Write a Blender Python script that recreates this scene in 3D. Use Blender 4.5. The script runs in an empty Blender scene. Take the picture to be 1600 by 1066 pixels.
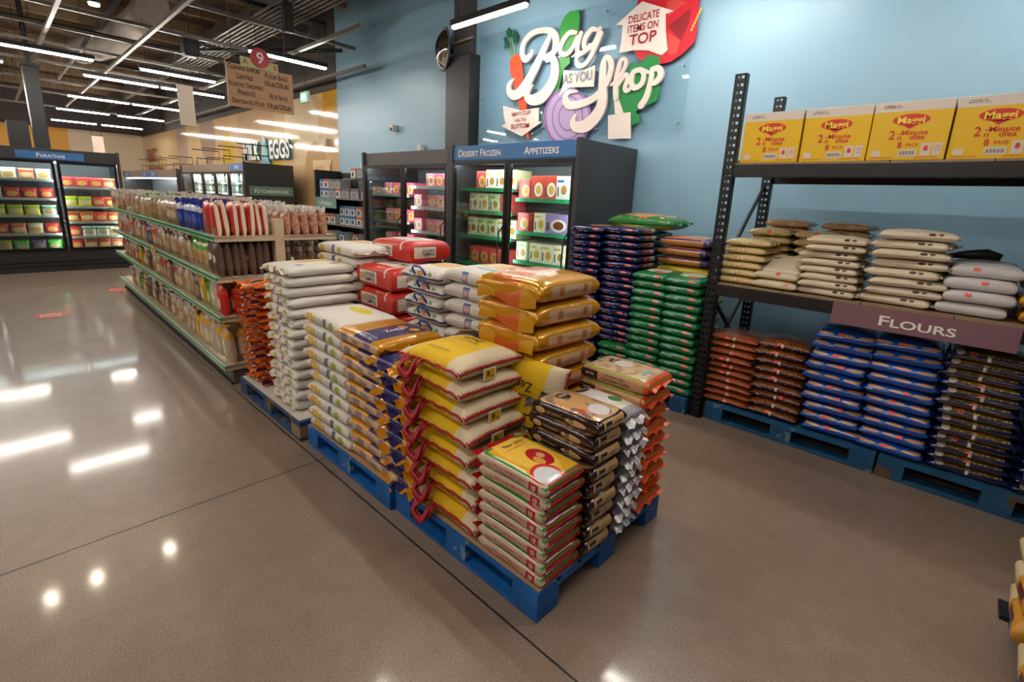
import bpy, bmesh, math, random
from mathutils import Vector, Matrix, noise
rnd = random.Random(7)
SC = bpy.context.scene
COL = SC.collection
PI = math.pi

# ---------------------------------------------------------------- camera
def make_camera():
    yaw, pitch, roll = math.radians(-43.093), math.radians(-13.318), math.radians(2.512)
    f = Vector((math.sin(yaw)*math.cos(pitch), math.cos(yaw)*math.cos(pitch), math.sin(pitch)))
    rt = Vector((math.cos(yaw), -math.sin(yaw), 0))
    up = rt.cross(f)
    c, s = math.cos(roll), math.sin(roll)
    r2, u2 = rt*c + up*s, up*c - rt*s
    cd = bpy.data.cameras.new('camera'); cam = bpy.data.objects.new('camera', cd); COL.objects.link(cam)
    m = Matrix((r2, u2, -f)).transposed().to_4x4(); m.translation = (0, 0, 1.65)
    cam.matrix_world = m
    cd.sensor_width = 36; cd.sensor_fit = 'HORIZONTAL'; cd.lens = 757.7/1600*36
    cd.shift_y = -42.15/1600; cd.clip_start = .05; cd.clip_end = 200
    SC.camera = cam
make_camera()
w = bpy.data.worlds.new('world'); SC.world = w; w.use_nodes = True
w.node_tree.nodes['Background'].inputs[0].default_value = (.75, .85, 1, 1)
w.node_tree.nodes['Background'].inputs[1].default_value = .05
SC.view_settings.view_transform = 'Standard'; SC.view_settings.look = 'None'
SC.view_settings.gamma = 1; SC.view_settings.use_curve_mapping = False
SC.view_settings.exposure = 1.78
TUBE_POWER = 30.0      # radiance of the fluorescent tubes
CASE_POWER = 14.0       # radiance of the strips inside the freezers

# ---------------------------------------------------------------- materials
def lin(h):
    h = h.lstrip('#'); o = []
    for i in (0, 2, 4):
        c = int(h[i:i+2], 16)/255
        o.append(c/12.92 if c <= .04045 else ((c+.055)/1.055)**2.4)
    return (*o, 1)
MATS = {}
def M(name, base='#808080', pats=(), rough=.5, metal=0, bump=0, bscale=60, vary=0, vscale=8, coat=0, emit=0, spec=.5, stretch=None):
    """procedural material; pats = coloured patches in the object's own coordinates, later ones on top"""
    if name in MATS: return MATS[name]
    m = bpy.data.materials.new(name); m.use_nodes = True; MATS[name] = m
    nt = m.node_tree; N = nt.nodes; L = nt.links; b = N['Principled BSDF']
    b.inputs['Roughness'].default_value = rough; b.inputs['Metallic'].default_value = metal
    b.inputs['Specular IOR Level'].default_value = spec
    b.inputs['Coat Weight'].default_value = coat; b.inputs['Coat Roughness'].default_value = .12
    b.inputs['Base Color'].default_value = lin(base)
    col = None
    tc = None
    def coords():
        nonlocal tc
        if tc is None:
            tc = N.new('ShaderNodeTexCoord')
        return tc.outputs['Object']
    if vary:
        nz = N.new('ShaderNodeTexNoise'); nz.inputs['Scale'].default_value = vscale; nz.inputs['Detail'].default_value = 4
        src = coords()
        if stretch:
            mp = N.new('ShaderNodeMapping'); mp.inputs['Scale'].default_value = stretch; L.new(src, mp.inputs[0]); src = mp.outputs[0]
        L.new(src, nz.inputs['Vector'])
        r = N.new('ShaderNodeMapRange'); r.inputs[1].default_value = .3; r.inputs[2].default_value = .7
        r.inputs[3].default_value = 1-vary; r.inputs[4].default_value = 1+vary*.6
        L.new(nz.outputs[0], r.inputs[0])
        vm = N.new('ShaderNodeVectorMath'); vm.operation = 'SCALE'; vm.inputs[0].default_value = lin(base)[:3]
        L.new(r.outputs[0], vm.inputs['Scale']); col = vm.outputs[0]
    if pats:
        sp = N.new('ShaderNodeSeparateXYZ'); L.new(coords(), sp.inputs[0])
        def math_(op, a, b_, c=None):
            n = N.new('ShaderNodeMath'); n.operation = op
            for i, q in enumerate((a, b_, c)):
                if q is None: continue
                if isinstance(q, (int, float)): n.inputs[i].default_value = q
                else: L.new(q, n.inputs[i])
            return n.outputs[0]
        def rng(ax, lo, hi):
            return math_('COMPARE', sp.outputs['xyz'.index(ax)], (lo+hi)/2, (hi-lo)/2)
        for p in pats:
            fac = None
            if p[0] == 'b':
                for ax, r in zip('xyz', p[1:4]):
                    if r is None: continue
                    k = rng(ax, *r); fac = k if fac is None else math_('MULTIPLY', fac, k)
                c = p[4]
            elif p[0] == 'e':   # ('e','xz',cx,cz,rx,rz,(axis,lo,hi)|None,colour)
                d = []
                for ax, ctr, rad in zip(p[1], p[2:4], p[4:6]):
                    q = math_('SUBTRACT', sp.outputs['xyz'.index(ax)], ctr); q = math_('DIVIDE', q, rad); d.append(math_('MULTIPLY', q, q))
                fac = math_('LESS_THAN', math_('ADD', d[0], d[1]), 1.0)
                if p[6]: fac = math_('MULTIPLY', fac, rng(*p[6]))
                c = p[7]
            elif p[0] == 'n':   # speckle: ('n', scale, threshold, (axis,lo,hi)|None, colour)
                nz = N.new('ShaderNodeTexNoise'); nz.inputs['Scale'].default_value = p[1]; nz.inputs['Detail'].default_value = 2
                L.new(coords(), nz.inputs['Vector']); fac = math_('GREATER_THAN', nz.outputs[0], p[2])
                if p[3]: fac = math_('MULTIPLY', fac, rng(*p[3]))
                c = p[4]
            mx = N.new('ShaderNodeMix'); mx.data_type = 'RGBA'
            L.new(fac, mx.inputs[0])
            if col is None: mx.inputs[6].default_value = lin(base)
            else: L.new(col, mx.inputs[6])
            mx.inputs[7].default_value = lin(c); col = mx.outputs[2]
    if col is not None: L.new(col, b.inputs['Base Color'])
    if bump:
        nz = N.new('ShaderNodeTexNoise'); nz.inputs['Scale'].default_value = bscale; nz.inputs['Detail'].default_value = 3
        L.new(coords(), nz.inputs['Vector'])
        bp = N.new('ShaderNodeBump'); bp.inputs['Strength'].default_value = bump; bp.inputs['Distance'].default_value = .01
        L.new(nz.outputs[0], bp.inputs['Height']); L.new(bp.outputs[0], b.inputs['Normal'])
    if emit:
        b.inputs['Emission Color'].default_value = lin(base); b.inputs['Emission Strength'].default_value = emit
    return m
def thin_glass(name, tint='#ffffff', refl=.06, rough=.02):
    if name in MATS: return MATS[name]
    m = bpy.data.materials.new(name); m.use_nodes = True; MATS[name] = m
    nt = m.node_tree; N = nt.nodes; L = nt.links; N.remove(N['Principled BSDF'])
    t = N.new('ShaderNodeBsdfTransparent'); t.inputs[0].default_value = lin(tint)
    g = N.new('ShaderNodeBsdfGlossy'); g.inputs['Roughness'].default_value = rough
    lw = N.new('ShaderNodeLayerWeight'); lw.inputs[0].default_value = .25
    mr = N.new('ShaderNodeMapRange'); mr.inputs[3].default_value = refl; mr.inputs[4].default_value = refl*4+.1
    mx = N.new('ShaderNodeMixShader')
    L.new(lw.outputs['Fresnel'], mr.inputs[0]); L.new(mr.outputs[0], mx.inputs[0]); L.new(t.outputs[0], mx.inputs[1]); L.new(g.outputs[0], mx.inputs[2])
    L.new(mx.outputs[0], N['Material Output'].inputs[0])
    return m

# ---------------------------------------------------------------- object helpers
def tag(o, label=None, cat=None, group=None, kind=None):
    for k, v in (('label', label), ('category', cat), ('group', group), ('kind', kind)):
        if v: o[k] = v
    return o
def thing(name, label, cat, loc=(0, 0, 0), rz=0, group=None):
    o = bpy.data.objects.new(name, None); COL.objects.link(o)
    o.location = loc; o.rotation_euler = (0, 0, rz); o.empty_display_size = .1
    return tag(o, label, cat, group)
def dup(root, loc, rot, label, group=None):
    r = root.copy(); COL.objects.link(r); r.location = loc; r.rotation_euler = rot; r['label'] = label
    if group: r['group'] = group
    for ch in list(root.children):
        c = ch.copy(); COL.objects.link(c); c.parent = r
        for g in ch.children:
            d = g.copy(); COL.objects.link(d); d.parent = c
    return r
def short(a, b):
    """label of at most sixteen words: the look first, then the place"""
    while len((a+', '+b).split()) > 16:
        if ' with ' in a: a = a.split(' with ')[0]
        elif len(a.split()) > 2: a = ' '.join(a.split()[1:])
        else: break
    return a+', '+b
class Proto:
    """a built thing; the first placement moves it, later ones copy it"""
    def __init__(s, root): s.root = root; s.used = False
    def place(s, loc, rot, label, group=None):
        if s.used: return dup(s.root, loc, rot, label, group)
        s.used = True; r = s.root; r.location = loc; r.rotation_euler = rot; r['label'] = label
        if group: r['group'] = group
        return r
ORD = ['first', 'second', 'third', 'fourth', 'fifth', 'sixth', 'seventh', 'eighth', 'ninth', 'tenth', 'eleventh', 'twelfth', 'thirteenth', 'fourteenth',
       'fifteenth', 'sixteenth', 'seventeenth', 'eighteenth', 'nineteenth', 'twentieth'] + [t+'-'+u for t in ('twenty', 'thirty', 'forty') for u in
       ('first', 'second', 'third', 'fourth', 'fifth', 'sixth', 'seventh', 'eighth', 'ninth', 'tenth')]
TEXT = {}
def text_geo(s, small=True, bold=.012):
    k = (s, small, bold)
    if k in TEXT: return TEXT[k]
    cu = bpy.data.curves.new('t', 'FONT'); cu.body = s; cu.align_x = 'CENTER'; cu.resolution_u = 3; cu.offset = bold
    cu.small_caps_scale = .78
    if small:
        for c in cu.body_format: c.use_small_caps = True
    o = bpy.data.objects.new('t', cu); COL.objects.link(o)
    me = bpy.data.meshes.new_from_object(o)
    vs = [(v.co.x, v.co.y) for v in me.vertices]; fs = [tuple(p.vertices) for p in me.polygons]
    bpy.data.objects.remove(o); bpy.data.meshes.remove(me); bpy.data.curves.remove(cu)
    TEXT[k] = (vs, fs); return TEXT[k]
CAP = .70
def smooth_path(pts, k=4):
    P = [Vector(p) for p in pts]; out = []
    for i in range(len(P)-1):
        a, b, c, d = P[max(i-1, 0)], P[i], P[i+1], P[min(i+2, len(P)-1)]
        for j in range(k):
            u = j/k; out.append(.5*(2*b+(c-a)*u+(2*a-5*b+4*c-d)*u*u+(3*b-a-3*c+d)*u**3))
    return out+[P[-1]]
class MB:
    """collects shapes and links them as ONE mesh object"""
    def __init__(s): s.bm = bmesh.new(); s.mats = []
    def mi(s, m):
        if m not in s.mats: s.mats.append(m)
        return s.mats.index(m)
    def faces(s, vs, fs, m, smooth=False):
        bv = [s.bm.verts.new(v) for v in vs]; i = s.mi(m); out = []
        for f in fs:
            try:
                q = s.bm.faces.new([bv[k] for k in f]); q.material_index = i; q.smooth = smooth; out.append(q)
            except ValueError: pass
        return bv, out
    def box(s, x0, x1, y0, y1, z0, z1, m, bev=0, seg=2):
        vs = [(x, y, z) for x in (x0, x1) for y in (y0, y1) for z in (z0, z1)]
        fs = [(0, 1, 3, 2), (4, 6, 7, 5), (0, 4, 5, 1), (2, 3, 7, 6), (0, 2, 6, 4), (1, 5, 7, 3)]
        bv, f = s.faces(vs, fs, m)
        if bev:
            es = list({e for q in f for e in q.edges})
            bmesh.ops.bevel(s.bm, geom=es, offset=bev, segments=seg, profile=.5, affect='EDGES', clamp_overlap=True, material=-1)
        return s
    def tube(s, pts, r, m, n=8, close=False, smooth=True):
        pts = [Vector(p) for p in pts]; k = len(pts); rings = []
        rs = r if isinstance(r, (list, tuple)) else [r]*k
        up = None
        for i, p in enumerate(pts):
            a = pts[(i-1) % k] if (i or close) else p; b = pts[(i+1) % k] if (i < k-1 or close) else p
            t = (b-a).normalized()
            if up is None:
                up = Vector((0, 0, 1)) if abs(t.z) < .9 else Vector((1, 0, 0))
            side = t.cross(up).normalized(); up = side.cross(t).normalized()
            rings.append([s.bm.verts.new(p + (side*math.cos(2*PI*j/n) + up*math.sin(2*PI*j/n))*rs[i]) for j in range(n)])
        ii = s.mi(m)
        for i in range(k if close else k-1):
            A, B = rings[i], rings[(i+1) % k]
            for j in range(n):
                f = s.bm.faces.new((A[j], A[(j+1) % n], B[(j+1) % n], B[j])); f.material_index = ii; f.smooth = smooth
        if not close:
            for R in (rings[0][::-1], rings[-1]):
                f = s.bm.faces.new(R); f.material_index = ii
        return s
    def ribbon(s, pts, wdir, w, m, th=.002):
        """flat strap along pts, w wide along wdir, th thick"""
        wd = Vector(wdir).normalized()*w/2; P = [Vector(p) for p in pts]; vs = []; fs = []
        for i, p in enumerate(P):
            t = (P[min(i+1, len(P)-1)]-P[max(i-1, 0)]).normalized(); nn = t.cross(wd).normalized()*th/2
            vs += [p-wd-nn, p+wd-nn, p+wd+nn, p-wd+nn]
        for i in range(len(P)-1):
            a, b = 4*i, 4*i+4
            for j in range(4): fs.append((a+j, a+(j+1) % 4, b+(j+1) % 4, b+j))
        fs += [(3, 2, 1, 0), tuple(4*(len(P)-1)+j for j in range(4))]
        s.faces(vs, fs, m, True); return s
    def band(s, pts, nrm, w, m, th=.003, k=4):
        """flat strap lying in the plane with normal nrm, following pts"""
        P = smooth_path(pts, k); nn = Vector(nrm).normalized(); vs = []; fs = []
        for i, p in enumerate(P):
            t = (P[min(i+1, len(P)-1)]-P[max(i-1, 0)]).normalized(); sd = t.cross(nn).normalized()*w/2; e = nn*th/2
            vs += [p-sd-e, p+sd-e, p+sd+e, p-sd+e]
        for i in range(len(P)-1):
            a, b = 4*i, 4*i+4
            for j in range(4): fs.append((a+j, a+(j+1) % 4, b+(j+1) % 4, b+j))
        fs += [(3, 2, 1, 0), tuple(4*(len(P)-1)+j for j in range(4))]
        s.faces(vs, fs, m, True); return s
    def prism(s, pts, o, ax, ay, az, m):
        """polygon pts (2d) in the frame o, ax, ay, thickened by az"""
        o, ax, ay, az = map(Vector, (o, ax, ay, az)); n = len(pts)
        lo = [o+ax*p[0]+ay*p[1] for p in pts]; vs = lo + [v+az for v in lo]
        fs = [tuple(range(n)), tuple(range(2*n-1, n-1, -1))] + [(i, (i+1) % n, n+(i+1) % n, n+i) for i in range(n)]
        s.faces(vs, fs, m); return s
    def text(s, t, o, ax, ay, h, m, small=True, bold=.012, width=None, lift=None):
        vs, fs = text_geo(t, small, bold); k = h/CAP; o, ax, ay = Vector(o), Vector(ax), Vector(ay); kx = k
        if width: kx = width/max(1e-6, max(v[0] for v in vs)-min(v[0] for v in vs))
        s.faces([o + ax*(v[0]*kx) + ay*((v[1]-CAP/2)*k) for v in vs], fs, m); return s
    def mesh(s, name):
        bmesh.ops.recalc_face_normals(s.bm, faces=s.bm.faces)
        me = bpy.data.meshes.new(name); s.bm.to_mesh(me); s.bm.free()
        for m in s.mats: me.materials.append(m)
        return me
    def build(s, name, parent=None, loc=(0, 0, 0), rot=(0, 0, 0)):
        o = bpy.data.objects.new(name, s.mesh(name)); COL.objects.link(o); o.location = loc; o.rotation_euler = rot
        if parent: o.parent = parent
        return o
def struct(mb, name):
    return tag(mb.build(name), kind='structure')
# ---------------------------------------------------------------- shell of the shop
YW = 5.1
def floor_material():
    m = M('polished_concrete', '#8c7868', rough=.3, coat=.5)
    nt = m.node_tree; N = nt.nodes; L = nt.links; b = N['Principled BSDF']; b.inputs['Coat Roughness'].default_value = .085
    tc = N.new('ShaderNodeTexCoord').outputs['Object']
    def noise_(scale, detail, lo, hi):
        n = N.new('ShaderNodeTexNoise'); n.inputs['Scale'].default_value = scale; n.inputs['Detail'].default_value = detail; L.new(tc, n.inputs['Vector'])
        r = N.new('ShaderNodeMapRange'); r.inputs[1].default_value = .2; r.inputs[2].default_value = .8; r.inputs[3].default_value = lo; r.inputs[4].default_value = hi
        L.new(n.outputs[0], r.inputs[0]); return n.outputs[0], r.outputs[0]
    def op(o, a, c):
        n = N.new('ShaderNodeMath'); n.operation = o
        for i, q in enumerate((a, c)):
            if isinstance(q, (int, float)): n.inputs[i].default_value = q
            else: L.new(q, n.inputs[i])
        return n.outputs[0]
    big = noise_(.9, 3, .82, 1.18)[1]; mid = noise_(9, 4, .88, 1.12)[1]; grain = noise_(130, 3, .62, 1.38)[1]
    pit, _ = noise_(95, 2, 0, 1); pits = op('GREATER_THAN', pit, .685)
    k = op('MULTIPLY', op('MULTIPLY', big, mid), grain); k = op('MULTIPLY', k, op('SUBTRACT', 1.0, op('MULTIPLY', pits, .35)))
    vm = N.new('ShaderNodeVectorMath'); vm.operation = 'SCALE'; vm.inputs[0].default_value = lin('#8c7868')[:3]; L.new(k, vm.inputs['Scale'])
    sp = N.new('ShaderNodeSeparateXYZ'); L.new(tc, sp.inputs[0]); fac = None
    nw = N.new('ShaderNodeTexNoise'); nw.inputs['Scale'].default_value = 14; L.new(tc, nw.inputs['Vector'])
    for ax, vals in ((0, (-2.73, -6.64, -10.5)), (1, (1.2, -2.7))):      # saw-cut joints
        for v in vals:
            q = op('ADD', op('MULTIPLY', nw.outputs[0], .006), sp.outputs[ax])
            c = N.new('ShaderNodeMath'); c.operation = 'COMPARE'; L.new(q, c.inputs[0]); c.inputs[1].default_value = v; c.inputs[2].default_value = .0045
            fac = c.outputs[0] if fac is None else op('MAXIMUM', fac, c.outputs[0])
    mx = N.new('ShaderNodeMix'); mx.data_type = 'RGBA'; L.new(fac, mx.inputs[0]); L.new(vm.outputs[0], mx.inputs[6]); mx.inputs[7].default_value = (.02, .017, .014, 1)
    L.new(mx.outputs[2], b.inputs['Base Color'])
    L.new(noise_(2.2, 4, .31, .38)[1], b.inputs['Roughness'])
    return m
X0, X1, Y0, ZC = -28.0, 5.5, -11.0, 5.2
struct(MB().box(X0-.2, X1+.2, Y0-.2, YW+.2, -.15, 0, floor_material()), 'floor')
blue = M('blue_wall_paint', '#8db5cd', rough=.42, vary=.03, vscale=3)
struct(MB().box(-9.85, X1, YW, YW+.2, 0, ZC, blue), 'wall_back')
cream = M('cream_wall_graphic', '#dcbb8c', pats=[
    ('e', 'xz', -11.6, 3.0, .9, .8, None, '#e8d3ad'), ('e', 'xz', -14.4, 3.3, 1.3, 1.1, None, '#cfae86'), ('e', 'xz', -18.5, 3.2, .8, .9, None, '#b59c8c'),
    ('e', 'xz', -16.6, 2.6, .5, .6, None, '#d9b64a'), ('e', 'xz', -21.5, 3.1, .7, .8, None, '#bda28f'), ('b', (-10.5, -9.85), None, (3.25, 3.65), '#d9a21f'),
    ('e', 'xz', -10.9, 1.9, .6, .8, None, '#cda878'), ('e', 'xz', -13.1, 2.1, .5, .25, None, '#e0b43c'), ('e', 'xz', -25, 2.3, .5, .5, None, '#ddae4a')], rough=.09)
struct(MB().box(X0, -9.85, YW, YW+.2, 0, 3.65, cream), 'wall_dairy')
dark = M('dark_soffit_paint', '#4a4340', rough=.7)
struct(MB().box(X0, -9.85, YW-.02, YW+.2, 3.65, ZC, dark), 'wall_soffit')
struct(MB().box(X0-.2, X0, -1.5, YW, 0, 3.7, M('end_wall_cream', '#d8c3a4', pats=[('b', None, (-20, 2.6), (2.3, 3.7), '#e0a01c')], rough=.5)), 'wall_end')
struct(MB().box(X0-.2, X0, Y0, -1.5, 0, 3.7, M('end_wall_orange', '#d89a2a', rough=.5)), 'wall_end_orange')
struct(MB().box(X0-.2, X0, Y0, YW, 3.7, ZC, dark), 'wall_end_soffit')
struct(MB().box(X1, X1+.2, Y0, YW+.2, 0, ZC, M('side_wall_paint', '#8f949a', rough=.6)), 'wall_right')
struct(MB().box(X0-.2, X1+.2, Y0-.2, Y0, 0, ZC, M('front_wall_paint', '#a89a88', rough=.6)), 'wall_front')
deck = M('brown_roof_deck', '#5d4a38', rough=.8, vary=.3, vscale=2.2, stretch=(1, 3, 1))
struct(MB().box(X0-.2, X1+.2, Y0-.2, YW+.2, ZC, ZC+.2, deck), 'ceiling')
joist = M('pale_joist_timber', '#8a7456', rough=.8, vary=.2, vscale=5)
for i, x in enumerate([-26.3, -24.6, -22.4, -20.6, -18.3, -16.2, -15, -13.8, -12.3, -10.8, -9.4, -8, -6.6, -5.2]):
    struct(MB().box(x-.05, x+.05, Y0, YW, ZC-.22, ZC, joist), 'beam_%d' % (i+1))
steel_dark = M('dark_steel', '#35353a', rough=.5, metal=.3)
for i, y in enumerate([-3.2, .4, 3.9]):
    struct(MB().box(X0, X1, y-.07, y+.07, ZC-.62, ZC-.22, M('girder_paint', '#5f564e', rough=.7)), 'beam_girder_%d' % (i+1))
col_m = M('column_charcoal', '#1c1b1d', rough=.45)
struct(MB().box(-14.25, -13.85, .78, 1.0, 0, 3.75, col_m).box(-14.35, -13.75, .74, 1.04, 3.75, 3.8, col_m).box(-14.1, -14.0, .85, .93, 3.8, ZC, col_m), 'column_aisle')
struct(MB().box(-14.3, -13.8, .42, .72, 0, 2.72, col_m), 'column_short')
struct(MB().box(-6.14, -5.6, 4.9, YW, 0, 3.62, col_m, .01).box(-6.02, -5.7, 4.95, YW, 3.62, ZC, M('column_grey_upper', '#4a4748', rough=.6))
       .tube([(-6.1, 4.9, 3.78), (-5.55, 4.9, 3.8)], .02, M('clamp_bar', '#8d7f6a', rough=.5, metal=.6)), 'column_back')

# ---------------------------------------------------------------- ceiling services
galv = M('galvanised_strut', '#77726c', rough=.4, metal=.6)
def strut(a, b, label, z=3.92, rods=(-.8, 0, .8)):
    mb = MB(); (x0, y0), (x1, y1) = a, b
    t = thing('strut_channel', label, 'strut', ((x0+x1)/2, (y0+y1)/2, z), 0, 'grey strut channels hung under the roof deck')
    hx, hy = abs(x1-x0)/2 or .025, abs(y1-y0)/2 or .025
    mb.box(-hx, hx, -hy, hy, 0, .05, galv).build('channel', t)
    for s in rods:
        px, py = (s*hx if hx > .1 else 0), (s*hy if hy > .1 else 0)
        MB().tube([(px, py, .05), (px, py, ZC-.23-z)], .006, steel_dark, 6).build('hanger_rod', t)
for i, (y, xe, zz) in enumerate([(.98, -7.6, 3.92), (2.1, -7.6, 3.92), (3.72, -6.43, 3.78), (4.78, -8.2, 3.75), (-.4, -7.6, 3.92), (-2, -7.6, 3.92)]):
    strut((-22, y), (xe, y), 'long grey strut channel running down the shop, %s out from the back wall' % ORD[[4.78, 3.72, 2.1, .98, -.4, -2].index(y)], zz, rods=(-.93, .93) if y == 2.1 else (-.8, 0, .8))
for i, x in enumerate([-8.2, -9.9, -11.2, -12.6, -14.6, -17.2, -19.5, -23]):
    strut((x, -3), (x, 4.6), 'grey strut channel crossing the shop overhead, %s from the near end' % ORD[i], 3.98)
for i in range(8):
    mb = MB(); y = 3.36+i*.085
    mb.tube([(-15.2, y, 4.36), (-5.2, y, 4.36)], .022, galv, 8)
    tag(mb.build('conduit_pipe'), 'straight steel conduit pipe in the ceiling bundle, %s from the back wall' % ORD[7-i], 'conduit', 'parallel conduit pipes above aisle nine')
for i, x in enumerate((-6.8, -9.2, -11.6, -14)):
    mb = MB().box(x-.02, x+.02, 3.28, 4.05, 4.29, 4.335, galv); mb.tube([(x, 3.3, 4.31), (x, 3.3, ZC-.23)], .006, steel_dark, 6); mb.tube([(x, 4.03, 4.31), (x, 4.03, ZC-.23)], .006, steel_dark, 6)
    tag(mb.build('conduit_trapeze'), 'steel trapeze hanger under the conduit bundle, %s from the near end' % ORD[i], 'pipe hanger', 'trapeze hangers of the conduit bundle')
black = M('black_pipe', '#17171a', rough=.5)
for (a, b, z, lb) in (((-20, .3), (-6.8, .3), 4.4, 'black sprinkler pipe running down the shop near the downlights'), ((-20, 1.7), (-8.2, 1.7), 4.25, 'black sprinkler pipe running above the aisle sign'),
                      ((-11.9, 3), (-9.2, 4.9), 4.2, 'short black pipe reaching toward the blue wall'), ((-11.9, -2), (-11.9, 4.4), 4.17, 'black pipe crossing the shop behind the second light row'), ((-9.0, -2), (-9.0, 4.5), 4.5, 'black pipe crossing the shop above the aisle sign'), ((-15.4, -2), (-15.4, 4.5), 4.3, 'black pipe crossing the shop far behind the aisle column')):
    tag(MB().tube([(*a, z), (*b, z)], .035, black).build('sprinkler_pipe'), lb, 'pipe')
mb = MB(); duct_m = M('white_duct_wrap', '#b5aca2', rough=.6, bump=.4, bscale=9)
mb.tube([(-16.5, 2.0, 4.66), (-14.6, 2.4, 4.66), (-12.4, 2.45, 4.66), (-11.2, 2.45, 4.68)], [.27, .29, .26, .25], duct_m, 18)
tag(mb.build('air_duct'), 'fat white wrapped air duct under the brown roof deck', 'duct')
tag(MB().box(-7.36, -7.24, 3.05, 3.17, 3.72, 4.08, black, .02).tube([(-7.3, 3.11, 4.08), (-7.3, 3.11, ZC)], .01, black, 6).build('speaker_box'), 'slim black box hanging from the roof beside the conduits', 'speaker')
tag(MB().box(-10.55, -10.3, 2.62, 2.86, 3.8, 4.1, black, .04).tube([(-10.42, 2.74, 4.1), (-10.42, 2.74, ZC)], .01, black, 6).build('projector_box'), 'squat black box under the struts left of the aisle sign', 'speaker')

# ---------------------------------------------------------------- tube lights
tube_m = M('lit_tube', '#fff6ea', emit=TUBE_POWER); housing_m = M('light_housing', '#2d2d30', rough=.4)
def tube_proto(dark_housing=True):
    t = thing('tube_light', 'x', 'light', group='linear tube lights over the shop')
    MB().box(-.62, .62, -.035, .035, .03, .10, housing_m, .006).build('housing', t)
    MB().box(-.6, .6, -.03, .03, 0, .035, tube_m, .012).build('diffuser', t)
    for s in (-.5, .5): MB().tube([(s, 0, .1), (s, 0, ZC-3.63)], .004, steel_dark, 5).build('suspension_wire', t)
    return Proto(t)
TP = tube_proto()
def tube_row(x, ys, zs, row, along='y'):
    for i, y in enumerate(ys):
        lb = 'lit tube light, %s from the left in %s' % (ORD[i], row)
        if along == 'y': TP.place((x, y, zs), (0, 0, PI/2), lb)
        else: TP.place((y, x, zs), (0, 0, 0), lb)
tube_row(-11.5, [-2.6, -1.35, .95, 2.8], 3.63, 'the nearest row across the aisle')
tube_row(-13.2, [-2.2, -.1, 2.2, 3.46], 3.63, 'the second row across the aisle')
tube_row(-16.7, [-1.5, -.2, 2.27, 3.53], 3.63, 'the third row across the aisle')
tube_row(-20.0, [-1.5, -.2, 2.3, 3.7], 3.63, 'the fourth row across the aisle')
tube_row(-23.9, [-1.5, -.2, 2.45, 3.8], 3.63, 'the farthest row across the aisle')
tube_row(-8.45, [3.6], 3.63, 'the short row right of the aisle sign')
tube_row(4.18, [-4.5, -1.9, .7], 3.63, 'the row along the blue wall', 'x')
tube_row(2.24, [-3.26, -.7], 3.63, 'the row over the rice pallets', 'x')
tube_row(-.6, [-3.6, -.7], 3.63, 'the row over the open aisle', 'x')
tube_row(-3.4, [-7.6, -4.5, -1.9, .7], 3.63, 'the row behind the open aisle', 'x')
tube_row(-11.5, [-8, -5.4], 3.63, 'the far left front row')
tube_row(-16.7, [-8, -5.4], 3.63, 'the far left back row')
spot_m = M('spot_lens', '#fff1d8', emit=TUBE_POWER*2.2)
for i, (x, y) in enumerate([(-7.8, 1.13), (-7.8, .3), (-7.75, -.16)]):
    t = thing('spotlight', 'black cylinder downlight under the strut, %s from the aisle sign' % ORD[i], 'light', (x, y, 3.6), 0, 'black downlights over the aisle')
    MB().tube([(0, 0, .02), (0, 0, .2)], [.06, .05], black, 14).build('can', t)
    MB().tube([(0, 0, 0), (0, 0, .02)], .05, spot_m, 14).build('lens', t)
    MB().tube([(0, 0, .2), (0, 0, .4)], .008, black, 6).build('stem', t)
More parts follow.
